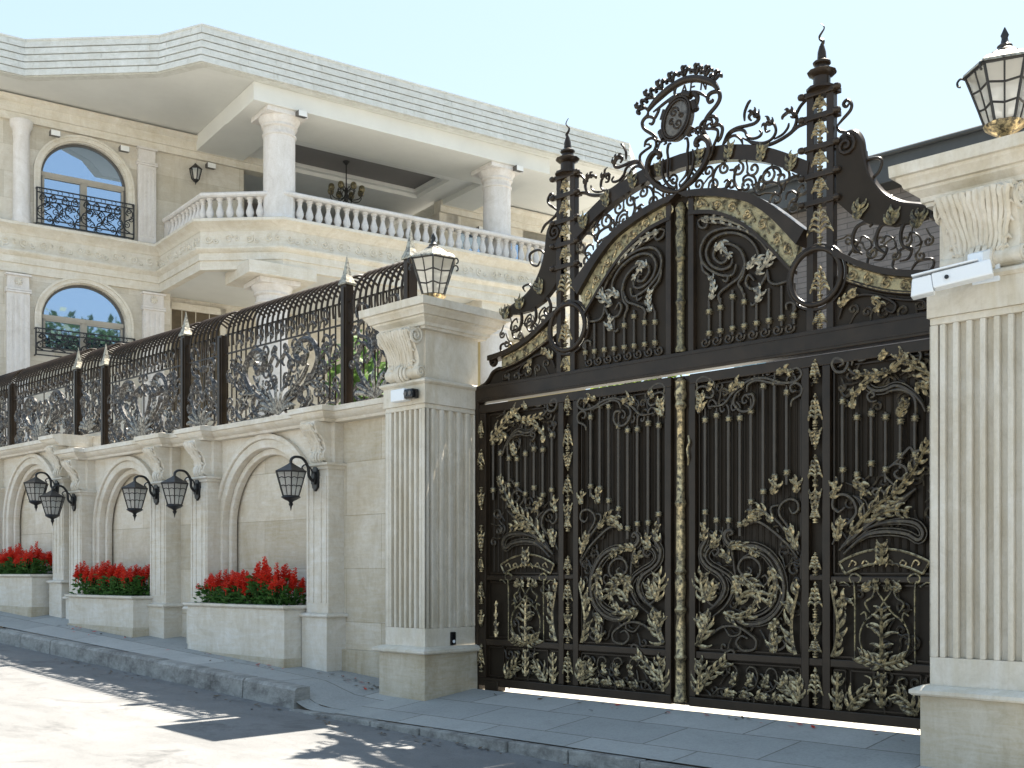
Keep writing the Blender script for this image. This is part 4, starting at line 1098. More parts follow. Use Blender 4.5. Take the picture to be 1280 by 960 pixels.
def leaf_part(parent, name, m, specs, s, cu=0.0):
    for sp in specs:
        mb = MB()
        feather(mb, s=s, cu=cu, **sp)
        mb.build(name, m, parent, smooth=22)

def gate_leaf(s):
    side = 'right' if s > 0 else 'left'
    t = thing('gate_leaf', (s * 1.35, 0, 0), side + ' leaf of the black iron driveway gate with gilded acanthus scrolls', 'gate', 'leaves of the iron driveway gate')
    B = lambda mb, a, b, y0, y1, z0, z1: mb.box(min(s * a, s * b), max(s * a, s * b), y0, y1, z0, z1)
    fr = MB()
    B(fr, .10, 2.60, -.045, .045, .0, .085)
    B(fr, .10, 2.60, -.040, .040, 2.88, 2.97)
    B(fr, .10, .165, -.043, .043, .085, 2.88)
    B(fr, 1.215, 1.285, -.038, .040, .085, 2.88)
    B(fr, 1.405, 1.475, -.038, .040, .085, 2.88)
    B(fr, 2.50, 2.60, -.043, .043, .085, 2.88)
    B(fr, .165, 1.215, -.034, .03, .43, .495)
    B(fr, 1.285, 1.405, -.034, .03, .43, .495)
    B(fr, 1.475, 2.50, -.034, .03, .43, .495)
    B(fr, 1.475, 2.50, -.030, .03, 1.115, 1.165)
    B(fr, 1.285, 1.405, -.030, .03, 1.13, 1.18)
    B(fr, .02, .099, -.0, .04, .0, 2.97)
    fr.build('frame', 'iron', t, bevel=.008)
    # thin inner mouldings round the panels
    ed = MB()
    for a, b, z0, z1 in ((.165, 1.215, .495, 2.88), (.165, 1.215, .085, .43), (1.475, 2.50, .495, 1.115), (1.475, 2.50, 1.165, 2.88), (1.475, 1.62, .085, .43), (1.62, 2.24, .085, .43), (2.24, 2.50, .085, .43)):
        g = .022
        for q in ((a + g, z0 + g, a + g, z1 - g), (b - g, z0 + g, b - g, z1 - g), (a + g, z0 + g, b - g, z0 + g), (a + g, z1 - g, b - g, z1 - g)):
            ed.tube([(s * q[0], -.004, q[1]), (s * q[2], -.004, q[3])], .008, 4)
    ed.build('panel_moulding', 'iron', t, smooth=50)
    sh = MB()
    B(sh, .09, 2.56, .022, .034, .03, 2.93)
    sh.build('back_sheet', 'iron_sheet', t)
    # ribs of the back sheet behind the bars
    rb = MB()
    for i in range(17): u = .20 + i * .0625; rb.tube([(s * u, .020, 1.0), (s * u, .020, 2.82)], .011, 5)
    for i in range(15): u = 1.52 + i * .065; rb.tube([(s * u, .020, 1.2), (s * u, .020, 2.75)], .011, 5)
    rb.build('sheet_rib', 'iron_sheet', t, smooth=60)
    # bars: main panel, then side panel; (u, foot, head)
    px = [(.255, 1.73, 2.545), (.375, 1.655, 2.575), (.50, 1.65, 2.53), (.615, 1.61, 2.53), (.725, 1.80, 2.58), (.845, 1.88, 2.78), (.955, 2.0, 2.80), (1.07, 2.03, 2.70)]
    sx = [(1.577, 2.02, 2.57), (1.70, 1.975, 2.43), (1.822, 2.055, 2.45), (1.942, 2.0, 2.41), (2.062, 2.10, 2.365), (2.178, 2.10, 2.378), (2.30, 2.12, 2.44), (2.41, 2.06, 2.56)]
    for i, (u, z0, z1) in enumerate(px + sx):
        mb = MB()
        lo, hi = z0 - .10, z1 + .04
        mb.tube([(s * u, -.016, lo), (s * u, -.016, hi)], .0165, 8)
        if i < 8:                                                    # a crook turning over at the head of each bar
            d = -1 if i not in (7,) else 1
            cr = [(u, hi - .02), (u - d * .0, hi + .05), (u + d * .015, hi + .085), (u + d * .05, hi + .105), (u + d * .083, hi + .075), (u + d * .073, hi + .035), (u + d * .045, hi + .04), (u + d * .05, hi + .062)]
            gtube(mb, cr, .0125, -.016, s, 6, taper=True)
        b = mb.build('bar', 'iron_bar', t, smooth=60)
        for z in (z0, z1):
            cb = MB(); collar(cb, u, z, .031, -.016, s, .017); cb.build('collar', 'brass', b, smooth=50)
    for key, yy in (('main', -.024), ('maintop', -.030), ('mainbot', -.016)):
        mb = MB(); grp(mb, key, s, yy, k=1.4)
        if key == 'main':
            for i in (0, 1, 3, 4): gridge(mb, TR['main'][i][1], .014, -.030, s, .030)
        mb.build('scrollwork', 'iron_scroll', t, smooth=60)
    rq = random.Random(21); mb = MB()
    for ua, ub_, za, zb, nn in ((.22, 1.16, .54, 1.30, 22), (.22, .60, 1.30, 1.55, 4), (.85, 1.18, 1.30, 1.80, 7), (1.54, 2.42, 1.42, 1.98, 20), (1.55, 2.40, 2.50, 2.84, 14), (.22, 1.16, 2.66, 2.84, 12), (1.70, 2.18, .56, 1.06, 12), (.22, 1.16, .12, .40, 14), (1.66, 2.2, .12, .40, 10)):
        for i in range(nn):
            u, z, R_, d = rq.uniform(ua, ub_), rq.uniform(za, zb), rq.uniform(.035, .075), rq.choice((1, -1))
            sp = spiral((u, z), R_, 1.2, rq.uniform(0, 6.28), d, 9)
            tl = Vector(sp[0]) + (Vector(sp[0]) - Vector(sp[2])) * 1.1
            gtube(mb, [tuple(tl)] + sp, .0115, .0, s, 5, smooth=2)
    grp(mb, 'side', s, -.024, k=1.4)
    for i in (3, 8, 9, 11): gridge(mb, TR['side'][i][1], .014, -.030, s, .028)
    mb.build('scrollwork', 'iron_scroll', t, smooth=60)
    c2 = 1.932
    mb = MB(); grp(mb, 'sidelow', s, -.022, k=1.1)
    for r, pts in TR['sidelow']: gtube(mb, mirror(pts, c2), r * 1.1, -.022, s)
    mb.build('scrollwork', 'old_gold', t, smooth=60)
    mb = MB(); grp(mb, 'sidebot', s, -.018)
    for r, pts in TR['sidebot']: gtube(mb, mirror(pts, c2), r, -.018, s)
    mb.build('scrollwork', 'gold', t, smooth=60)
    # gilded acanthus
    g = []
    F = lambda *sp, n=5, length=.07, ang=.85, r=.010, sides=(1, -1), curl=.6, spiner=.013, y=-.036: g.append(dict(spine=list(sp), n=n, length=length * 1.12, ang=ang, r=r * 1.1, sides=sides, curl=curl, spiner=spiner, y=y))
    # main panel
    F((.26, .93), (.24, 1.02), (.225, 1.12), (.25, 1.19), n=5, length=.085)
    F((.30, .95), (.33, 1.02), (.36, 1.08), n=4, length=.065)
    F((.175, .55), (.235, .60), (.25, .70), (.20, .80), n=5, length=.10)
    F((.25, .66), (.29, .74), (.27, .83), n=4, length=.07)
    F((.47, .845), (.58, .80), (.70, .82), (.77, .90), n=6, length=.07)
    F((.60, .92), (.68, 1.02), (.80, 1.03), (.83, .94), n=6, length=.095)
    F((.64, 1.17), (.74, 1.10), (.84, 1.00), n=5, length=.07)
    F((.92, 1.24), (.965, 1.14), (.96, 1.02), (.90, .92), n=6, length=.055)
    F((.52, 1.42), (.62, 1.43), (.73, 1.40), (.82, 1.33), n=6, length=.045)
    F((.56, 1.16), (.60, 1.10), (.58, 1.02), n=4, length=.05)
    F((1.165, .515), (1.135, .64), (1.13, .80), (1.17, .98), (1.20, 1.09), n=9, length=.085, sides=(1,), r=.012)
    F((1.13, .88), (1.09, .95), (1.07, .93), n=3, length=.05)
    F((.97, .52), (.95, .60), (1.00, .66), n=4, length=.05)
    F((1.00, .80), (.96, .76), (.93, .72), n=3, length=.04)
    F((.95, 1.62), (.88, 1.70), (.80, 1.73), (.72, 1.70), n=5, length=.055)
    F((1.17, 1.38), (1.14, 1.48), (1.10, 1.56), n=4, length=.055)
    F((.66, 1.60), (.74, 1.66), (.84, 1.67), n=4, length=.035)
    F((1.16, 1.86), (1.18, 1.92), (1.15, 1.97), n=3, length=.045)
    F((.94, 1.86), (.98, 1.92), (.96, 1.97), n=3, length=.045)
    F((.33, 1.42), (.38, 1.47), (.36, 1.53), n=3, length=.06)
    F((.24, 1.48), (.27, 1.57), (.25, 1.64), n=3, length=.04)
    F((.53, 1.28), (.50, 1.34), (.45, 1.36), n=3, length=.045)
    # top of the main panel
    F((.20, 2.62), (.225, 2.70), (.22, 2.77), n=4, length=.05)
    F((.30, 2.80), (.335, 2.86), n=2, length=.03)
    F((.52, 2.77), (.60, 2.83), (.66, 2.80), n=3, length=.045)
    F((.99, 2.86), (1.07, 2.89), (1.12, 2.85), n=3, length=.045)
    # bottom band
    F((.19, .11), (.20, .24), (.23, .34), (.215, .42), n=6, length=.075)
    F((.235, .20), (.33, .30), (.43, .38), (.50, .43), n=6, length=.075)
    F((1.18, .11), (1.12, .20), (1.06, .27), n=5, length=.085)
    F((1.195, .14), (1.19, .25), (1.16, .33), n=4, length=.06)
    for i in range(4):
        u = .53 + i * .16
        F((u, .235), (u + .05, .27), (u + .03, .335), n=2, length=.035)
        F((u - .06, .125), (u, .165), (u + .04, .13), n=2, length=.04)
    # stile ornaments, u = 1.345
    U = 1.345
    for z0, z1, L in ((2.74, 2.94, .035), (2.36, 2.66, .05), (2.44, 2.20, .045), (1.90, 2.16, .05), (1.96, 1.66, .045), (1.60, 1.74, .035), (1.17, 1.36, .04), (.84, 1.12, .05), (.84, .66, .04), (.50, .66, .045), (.11, .42, .055)):
        mb = MB(); palmette(mb, U, z0, z1, L, s=s); mb.build('stile_palmette', 'gold', t, smooth=60)
    for z0, z1, L in ((2.62, 2.80, .03), (2.28, 2.50, .04), (2.10, 1.86, .04), (1.70, 1.40, .04), (1.20, 1.36, .03), (.86, 1.10, .04), (.80, .62, .035), (.14, .44, .04)):
        mb = MB(); palmette(mb, 2.55, z0, z1, L, s=s, y=-.055); mb.build('stile_palmette', 'gold', t, smooth=60)
    # side panel
    F((1.50, .515), (1.535, .64), (1.545, .80), (1.51, .98), (1.485, 1.10), n=9, length=.085, sides=(-1,), r=.012)
    F((1.55, .92), (1.60, .99), (1.63, .96), n=3, length=.05)
    F((1.918, .50), (1.918, .66), (1.918, .80), (1.918, .92), n=7, length=.075, curl=-.6)
    F((1.918, .47), (1.82, .50), (1.74, .53), n=4, length=.065)
    F((1.918, .47), (2.02, .50), (2.10, .53), n=4, length=.065)
    F((1.918, 1.26), (1.918, 1.34), (1.918, 1.42), n=3, length=.06)
    F((1.545, .09), (1.54, .22), (1.545, .40), n=6, length=.055)
    F((1.918, .14), (1.918, .27), (1.918, .41), n=4, length=.045)
    for d in (-1, 1):
        F((1.918 + d * .28, .10), (1.918 + d * .22, .19), (1.918 + d * .12, .25), n=5, length=.085)
        F((1.918 + d * .16, 1.06), (1.918 + d * .10, 1.09), n=2, length=.04)
        F((1.918 + d * .04, 1.05), (1.918 + d * .05, 1.15), n=2, length=.02)
        F((1.918 + d * .42, .52), (1.918 + d * .425, .70), (1.918 + d * .42, .90), n=4, length=.03) if d > 0 else None
    F((1.66, 1.50), (1.80, 1.66), (1.92, 1.75), (2.03, 1.80), n=7, length=.075)
    F((1.84, 1.63), (2.00, 1.68), (2.14, 1.66), n=5, length=.06)
    F((2.02, 1.80), (2.14, 1.93), (2.24, 2.08), (2.30, 2.20), n=7, length=.06)
    F((1.54, 1.45), (1.55, 1.55), (1.58, 1.62), n=4, length=.05)
    F((1.49, 1.80), (1.53, 1.86), (1.51, 1.93), n=3, length=.05)
    F((1.68, 1.92), (1.75, 1.89), (1.79, 1.80), n=3, length=.045)
    F((1.98, 2.76), (1.84, 2.75), (1.70, 2.77), n=4, length=.05)
    F((1.98, 2.75), (2.10, 2.83), (2.20, 2.78), n=3, length=.05)
    F((1.68, 2.50), (1.68, 2.60), (1.78, 2.68), (1.90, 2.74), n=5, length=.045)
    F((2.42, 2.58), (2.30, 2.70), (2.14, 2.80), (2.06, 2.88), n=7, length=.07)
    F((2.06, 2.40), (2.09, 2.46), (2.11, 2.52), n=3, length=.05)
    F((2.20, 2.64), (2.26, 2.60), (2.34, 2.60), n=3, length=.05)
    F((1.90, 2.86), (1.95, 2.92), n=2, length=.04)
    leaf_part(t, 'acanthus_leaf', 'gold', [d for d in g if d], s)
    # curved pediment over the lower side panel
    def arc(z, sag, a, b, n=14): return [(a + (b - a) * i / n, z + sag * (1 - (2 * i / n - 1) ** 2)) for i in range(n + 1)]
    mb = MB()
    lo = arc(1.185, .085, 1.60, 2.24); hi = arc(1.275, .105, 1.545, 2.295)
    mb.band([(s * p[0], p[1]) for p in lo], [(s * p[0], p[1]) for p in hi], -.012, .02)
    p = mb.build('pediment', 'iron_sheet', t)
    mb = MB()
    for c in (lo, hi, [lo[0], hi[0]], [lo[-1], hi[-1]]): mb.tube([(s * q[0], -.018, q[1]) for q in c], .010, 5)
    for i in range(6):
        u = 1.66 + i * .104
        gtube(mb, [(u - .03, 1.24), (u, 1.29), (u + .035, 1.27), (u + .02, 1.25)], .008, -.02, s)
    mb.build('pediment_edge', 'gold', p, smooth=50)
    mb = MB(); B(mb, 2.30, 2.50, -.06, .06, -.049, .05); mb.build('hinge_shoe', 'iron', t, bevel=.01)
    if s > 0:                                                        # the gilt colonnette that covers the meeting stiles
        prof = [(.062, .03), (.066, .06), (.05, .09), (.046, .30), (.044, .40), (.058, .43), (.044, .46), (.046, .70), (.034, .80), (.058, .86), (.036, .90), (.046, 1.00), (.052, 1.10), (.036, 1.17), (.056, 1.20), (.040, 1.23), (.044, 1.36), (.042, 1.62), (.038, 1.78), (.054, 1.82), (.040, 1.86), (.036, 2.10), (.036, 2.66), (.056, 2.70), (.040, 2.74), (.058, 2.80), (.044, 2.86), (.05, 2.92), (.02, 2.95)]
        mb = MB(); mb.lathe(prof, (0, -.03), 16); mb.build('colonnette', 'gold', t, smooth=40)
        mb = MB(); mb.box(-.018, .018, .0, .04, .0, 2.97); mb.build('meeting_plate', 'iron_sheet', t)
        mb = MB(); mb.tube(cat([(.085, -.03, 2.16), (.105, -.06, 2.22), (.095, -.06, 2.30), (.115, -.06, 2.36), (.085, -.03, 2.42)], 5), [.010] * 21, 6); mb.build('handle', 'gold', t, smooth=60)
    return t
gate_leaf(1); gate_leaf(-1)

# ------------------------------------------------------------------ fixed overthrow above the leaves
ov = thing('gate_overthrow', (0, 0, 2.99), 'arched iron overthrow above the gate leaves with pinnacles, gilded bands and a crest', 'gate arch')
mb = MB(); mb.box(-2.62, 2.62, -.065, .065, 2.995, 3.175)
for a in (-1, 1): mb.box(min(a * 2.6, a * 2.655), max(a * 2.6, a * 2.655), -.05, .05, -.055, 3.175)
mb.build('transom', 'iron', ov, bevel=.010)
mb = MB(); mb.box(-2.60, 2.60, -.072, -.066, 3.02, 3.032); mb.box(-2.60, 2.60, -.072, -.066, 3.14, 3.152); mb.build('transom_moulding', 'iron', ov)
INN = [(.10, 4.425), (.16, 4.42), (.354, 4.378), (.543, 4.288), (.727, 4.153), (.906, 3.975), (1.04, 3.82), (1.13, 3.72)]
GLD = [(.10, 4.545), (.16, 4.54), (.354, 4.495), (.543, 4.435), (.727, 4.355), (.906, 4.218), (1.06, 4.055), (1.19, 3.90)]
RIM = [(.0, 4.605), (.16, 4.60), (.354, 4.565), (.543, 4.51), (.727, 4.436), (.906, 4.325), (1.08, 4.18), (1.27, 4.01)]
def sc2(pts, s, n=5): return [(s * p.x, p.y) for p in cat(pts, n)]
mb = MB()
for s in (1, -1):
    poly = [(s * .155, 3.175)] + [(s * p[0], p[1]) for p in INN[1:]] + [(s * 1.10, 3.55), (s * 1.16, 3.45), (s * 1.26, 3.38), (s * 1.26, 3.175)]
    mb2 = MB(); mb2.prism(poly, 'y', .0, .012); mb2.build('upper_sheet', 'iron_sheet', ov)
    # arch bands
    mb2 = MB(); mb2.band(sc2(INN, s), sc2(GLD, s), -.03, .03); mb2.build('arch_band', 'gate_band', ov)
    mb2 = MB(); mb2.band(sc2(GLD, s), sc2(RIM, s), -.085, .085)
    inn2 = [(p[0], p[1] - .035) for p in INN]
    mb2.band(sc2(inn2, s), sc2(INN, s), -.06, .05); mb2.build('arch_rim', 'iron', ov, smooth=40)
    # embossed running scrolls on the band
    mb2 = MB()
    A, B_ = sc2(INN, s, 6), sc2(GLD, s, 6)
    for i in range(3, len(A) - 4, 5):
        c = ((A[i][0] + B_[i][0]) / 2, (A[i][1] + B_[i][1]) / 2)
        sp = spiral(c, .046, 1.4, i * .7, s)
        mb2.tube([(p[0], -.036, p[1]) for p in sp], .010, 5)
        t1 = Vector((A[i + 4][0] - A[i][0], A[i + 4][1] - A[i][1])) * .5
        mb2.tube(cat([(sp[0][0], -.036, sp[0][1]), (c[0] + t1.x * .6, -.036, c[1] + t1.y * .6 + .03), (c[0] + t1.x * 1.2, -.036, c[1] + t1.y * 1.2 - .02)], 3), .009, 5)
    mb2.build('arch_scroll', 'gold', ov, smooth=60)
    # outer arch bar
    OUT = [(0, 4.965), (.25, 4.953), (.458, 4.926), (.648, 4.881), (.834, 4.818), (1.014, 4.732), (1.29, 4.57)]
    OIN = [(0, 4.838), (.25, 4.826), (.458, 4.796), (.648, 4.748), (.834, 4.684), (1.014, 4.598), (1.27, 4.44)]
    mb2 = MB(); mb2.band(sc2(OIN, s), sc2(OUT, s), -.045, .045); arch = mb2.build('outer_arch', 'iron', ov, smooth=40)
    for u, z in ((.52, 4.85), (.84, 4.75), (1.12, 4.60), (.20, 4.88)):
        mb2 = MB(); feather(mb2, [(u, z - .07), (u + .01, z), (u + .03, z + .06)], 3, .06, y=-.055, s=s, r=.010)
        mb2.build('gilded_leaf', 'old_gold', ov, smooth=60)
    mb2 = MB(); grp(mb2, 'between', s, .0); mb2.build('scrollwork', 'iron', ov, smooth=60)
    mb2 = MB(); grp(mb2, 'top', s, .0); mb2.build('cresting_scroll', 'iron', ov, smooth=60)
    for pts in (TR['top'][0][1], TR['top'][2][1], TR['top'][5][1]):
        p = pts[-5]; q = pts[-3]; mb2 = MB()
        feather(mb2, [p, ((p[0] + q[0]) / 2, (p[1] + q[1]) / 2 + .03), q], 3, .04, y=-.01, s=s, r=.010)
        mb2.build('cresting_leaf', 'iron', ov, smooth=60)
    rq = random.Random(31); mb2 = MB()
    A, B_ = cat(RIM, 6), cat(OIN, 6)
    for i in range(16):                                   # small scrolls that fill the gap between the two arches
        f = (i + .5) / 16; k1 = int(f * (len(A) - 1)); k2 = min(len(B_) - 1, int(f * (len(B_) - 1)))
        h = .25 + .5 * (i % 2) + rq.uniform(-.08, .08)
        c_ = (A[k1].x * (1 - h) + B_[k2].x * h, A[k1].y * (1 - h) + B_[k2].y * h)
        g_ = (B_[k2] - A[k1]).length
        sp_ = spiral(c_, min(.075, .24 * g_), 1.35, rq.uniform(0, 6.28), rq.choice((1, -1)), 9)
        tl = Vector(sp_[0]) + (Vector(sp_[0]) - Vector(sp_[2])) * 1.3
        gtube(mb2, [tuple(tl)] + sp_, .0125, .0, s, 5, smooth=2)
    for u, z in ((1.62, 3.86), (1.70, 3.78), (1.83, 3.72), (1.90, 3.80), (2.02, 3.66), (2.10, 3.76), (2.22, 3.62), (2.28, 3.72), (1.66, 3.30), (1.78, 3.26), (1.92, 3.24), (2.08, 3.22), (2.22, 3.24)):
        sp_ = spiral((u, z - (.04 if z > 3.5 and s < 0 else 0)), rq.uniform(.04, .06), 1.35, rq.uniform(0, 6.28), rq.choice((1, -1)), 9)
        tl = Vector(sp_[0]) + (Vector(sp_[0]) - Vector(sp_[2])) * 1.3
        gtube(mb2, [tuple(tl)] + sp_, .011, -.008, s, 5, smooth=2)
    grp(mb2, 'upswirl', s, -.022, k=1.3); mb2.build('scrollwork', 'iron_scroll', ov, smooth=60)
    # swirl and spear bars on the upper sheet
    ub = [(.297, 3.31, 3.50), (.415, 3.312, 3.515), (.54, 3.315, 3.59), (.657, 3.317, 3.525), (.78, 3.322, 3.322), (.90, 3.327, 3.327), (1.022, 3.33, 3.33), (1.137, 3.333, 3.333)]
    for u, z0, z1 in ub:
        mb2 = MB(); mb2.tube([(s * u, -.016, 3.26), (s * u, -.016, max(z1 + .06, 3.60))], .0145, 7)
        sp = spiral((u - .045, 3.235), .050, 1.35, .2, -1)
        mb2.tube([(s * p[0], -.016, p[1]) for p in sp], .011, 5)
        b = mb2.build('bar', 'iron_bar', ov, smooth=60)
        for z in sorted({z0, z1}):
            cb = MB(); collar(cb, u, z, .031, -.016, s, .016); cb.build('collar', 'brass', b, smooth=50)
    g = []
    for spn, n, L in (([(.38, 4.02), (.44, 4.08), (.47, 4.00), (.55, 3.93)], 5, .05), ([(.24, 4.32), (.40, 4.30), (.58, 4.22), (.74, 4.12)], 7, .045), ([(.33, 3.60), (.36, 3.70), (.33, 3.80)], 4, .045), ([(.79, 3.74), (.90, 3.82), (.95, 3.90)], 5, .06), ([(.70, 3.80), (.78, 3.86), (.84, 3.84)], 4, .05), ([(.79, 3.50), (.83, 3.56), (.80, 3.62)], 3, .05)):
        g.append(dict(spine=spn, n=n, length=L, r=.010, y=-.034))
    leaf_part(ov, 'acanthus_leaf', 'pewter', g, s)
    # central stile
    mb2 = MB(); mb2.box(min(s * .095, s * .152), max(s * .095, s * .152), -.05, .05, 3.175, 4.59); mb2.build('stile', 'iron', ov, bevel=.006)
    # ring round the pinnacle post
    cx, cz = s * 1.35, 3.61
    mb2 = MB(); R0 = .228
    mb2.tube([(cx + R0 * cos(a), -.045, cz + R0 * sin(a)) for a in [2 * pi * i / 40 for i in range(41)]], .024, 8, cap=False)
    mb2.tube([(cx + (R0 + .035) * cos(a), -.02, cz + (R0 + .035) * sin(a)) for a in [2 * pi * i / 40 for i in range(41)]], .018, 6, cap=False)
    for a in range(8):
        mb2.lathe([(.001, 0), (.018, .001), (.014, .012), (.001, .016)], (0, 0), 6) if False else None
    mb2.build('ring', 'iron', ov, smooth=60)
    # pinnacle
    pn = MB()
    for a, b in ((1.262, 1.325), (1.440, 1.503)):
        pn.box(min(s * a, s * b), max(s * a, s * b), -.035, .035, 3.175, 5.12)
    pin = pn.build('pinnacle', 'iron', ov, bevel=.006)
    for z in (5.11, 4.92, 4.67, 4.44, 4.22):
        cb = MB()
        cb.box(min(s * 1.235, s * 1.53), max(s * 1.235, s * 1.53), -.055, .055, z - .022, z + .022)
        for u in (1.225, 1.54): cb.lathe([(.001, z - .03), (.03, z - .02), (.038, z), (.03, z + .02), (.001, z + .03)], (s * u, -.045), 8)
        cb.build('pinnacle_collar', 'iron', pin, bevel=.006)
    sp = MB()
    c = (s * 1.383, .0)
    sp.lathe([(.125, 5.13), (.125, 5.15), (.07, 5.16), (.07, 5.24), (.085, 5.25), (.115, 5.27), (.12, 5.285), (.066, 5.31), (.055, 5.34), (.072, 5.35), (.074, 5.365), (.038, 5.39), (.034, 5.45), (.02, 5.50)], c, 10)
    wv = [(c[0] + s * .022 * sin(i * 1.25) * (1 if i > 1 else 0), c[1], 5.48 + i * .026) for i in range(9)]
    sp.tube(cat(wv, 3), [.018 * (1 - .85 * i / 24) for i in range(25)], 6)
    sp.build('spire', 'iron', pin, smooth=40)
    for z0, z1, L in ((3.86, 4.21, .095), (4.25, 4.43, .06), (4.47, 4.65, .06), (4.70, 4.90, .06), (4.94, 5.09, .05), (3.40, 3.70, .07), (3.19, 3.33, .05)):
        mb2 = MB(); palmette(mb2, 1.383, z0, z1, L, y=-.03, s=s); mb2.build('gilded_palmette', 'gold', pin, smooth=60)
    # swept shoulder wing
    UP = [(1.525, 4.62), (1.56, 4.685), (1.62, 4.715), (1.68, 4.70), (1.725, 4.63), (1.745, 4.52), (1.79, 4.35), (1.90, 4.17), (2.05, 4.055), (2.20, 4.00), (2.32, 3.96)]
    LO = [(2.31, 3.90), (2.20, 3.885), (2.0, 3.89), (1.80, 3.955), (1.65, 4.06), (1.525, 4.19)]
    if s < 0: UP = [(1.44 + (p[0] - 1.525) * .92, p[1] - .03) for p in UP]; LO = [(1.44 + (p[0] - 1.525) * .92, p[1] - .03) for p in LO]
    poly = [(s * p[0], p[1]) for p in UP + LO]
    mb2 = MB(); mb2.prism(poly, 'y', -.03, .03)
    wg = mb2.build('wing', 'iron_sheet', ov)
    mb2 = MB()
    mb2.tube([(s * p.x, -.0, p.y) for p in cat(UP, 4)], .034, 6)
    e = UP[2]
    mb2.tube([(s * p[0], -.035, p[1]) for p in spiral((e[0] - .005, e[1] - .10), .085, 1.6, 1.4, -1)], .018, 6)
    e = UP[-1]
    mb2.tube([(s * p[0], -.01, p[1]) for p in spiral((e[0] + .01, e[1] - .035), .06, 1.5, 1.6, -1)], .024, 6)
    mb2.build('wing_edge', 'iron', wg, smooth=60)
    mb2 = MB(); 
    for r, pts in TR['wingtip']: gtube(mb2, [(-p[0], p[1]) for p in pts], r, -.0, s)
    mb2.build('wing_scroll', 'iron', ov, smooth=60)
    # scrolls between wing and shoulder rail
    mb2 = MB()
    for k in range(3):
        for r, pts in TR['wingscroll'][:2]:
            gtube(mb2, [(p[0] + (.20 * k) - (.0 if s > 0 else .06), p[1] - .05 * k + .012 * k * k) for p in pts], r, -.01, s)
    mb2.build('scrollwork', 'iron', ov, smooth=60)
    leaf_part(ov, 'gilded_leaf', 'old_gold', [dict(spine=[(u, z - .05), (u + .01, z), (u + .03, z + .06)], n=3, length=.07, r=.011, y=-.04) for u, z in ((1.71, 4.05), (1.99, 3.945), (2.20, 3.875))], s)
    # shoulder rail, gilt band and sheet
    RT = [(1.51, 3.80), (1.60, 3.75), (1.75, 3.66), (1.92, 3.58), (2.10, 3.525), (2.28, 3.49), (2.45, 3.475)]
    RB = [(p[0], p[1] - .052) for p in RT]
    mb2 = MB(); mb2.band(sc2(RT, s), sc2(RB, s), -.07, .07); mb2.build('shoulder_rail', 'iron', ov, smooth=40)
    GT = [(1.60, 3.672), (1.75, 3.60), (1.92, 3.523), (2.10, 3.468), (2.28, 3.433)]
    GB = [(1.60, 3.545), (1.75, 3.475), (1.92, 3.405), (2.10, 3.355), (2.28, 3.325)]
    mb2 = MB(); mb2.band(sc2(GT, s), sc2(GB, s), -.02, .025); gbn = mb2.build('shoulder_band', 'gate_band', ov)
    mb2 = MB()
    A, B_ = sc2(GT, s, 6), sc2(GB, s, 6)
    for i in range(3, len(A) - 2, 5):
        c = ((A[i][0] + B_[i][0]) / 2, (A[i][1] + B_[i][1]) / 2)
        mb2.tube([(p[0], -.026, p[1]) for p in spiral(c, .048, 1.4, i, s)], .010, 5)
    for CC in (A, B_): mb2.tube([(p[0], -.022, p[1]) for p in CC], .010, 5)
    mb2.build('shoulder_scroll', 'gold', gbn, smooth=60)
    GB2 = [(1.51, 3.60)] + GB + [(2.34, 3.33), (2.42, 3.30), (2.47, 3.24), (2.53, 3.195), (2.60, 3.175)]
    mb2 = MB(); mb2.prism([(s * p[0], p[1]) for p in GB2] + [(s * 1.51, 3.175)], 'y', .0, .012); mb2.build('shoulder_sheet', 'iron_sheet', ov)
    mb2 = MB(); mb2.tube([(s * p.x, -.01, p.y) for p in cat(GB2[1:], 3)], .022, 6)
    mb2.tube([(s * p[0], -.012, p[1]) for p in spiral((2.40, 3.415), .06, 1.4, 2.0, -1)], .022, 6)
    mb2.build('shoulder_edge', 'iron', ov, smooth=60)
    mb2 = MB()
    for r, pts in TR['shoulder']: gtube(mb2, [(-p[0], p[1]) for p in pts], r, .0, s)
    gtube(mb2, [(1.54, 3.24), (1.60, 3.36), (1.74, 3.40), (1.90, 3.36), (2.02, 3.28), (2.0, 3.22), (1.94, 3.25)], .014, -.016, s)
    gtube(mb2, [(1.90, 3.36), (2.10, 3.30), (2.24, 3.27), (2.26, 3.21), (2.19, 3.21)], .012, -.016, s)
    mb2.build('scrollwork', 'iron', ov, smooth=60)
    leaf_part(ov, 'gilded_leaf', 'gold', [dict(spine=[(1.56, 3.33), (1.62, 3.40), (1.70, 3.43)], n=4, length=.05, r=.010, y=-.03), dict(spine=[(1.84, 3.36), (1.90, 3.30), (1.86, 3.24)], n=3, length=.04, r=.008, y=-.03)], s)
    # lyre below the crest
    mb2 = MB(); grp(mb2, 'lyre', s, -.075); mb2.build('lyre_scroll', 'iron', ov, smooth=60)
mb = MB()
prof = [(.046, 3.18), (.05, 3.21), (.036, 3.24), (.036, 3.60), (.05, 3.63), (.034, 3.66), (.034, 4.00), (.05, 4.03), (.032, 4.06), (.044, 4.14), (.05, 4.22), (.032, 4.30), (.05, 4.34), (.036, 4.40), (.05, 4.48), (.02, 4.53)]
mb.lathe(prof, (0, -.03), 14); mb.build('colonnette', 'old_gold', ov, smooth=40)
mb = MB(); mb.box(-.094, .094, .0, .02, 3.175, 4.59); mb.build('stile_plate', 'iron_sheet', ov)
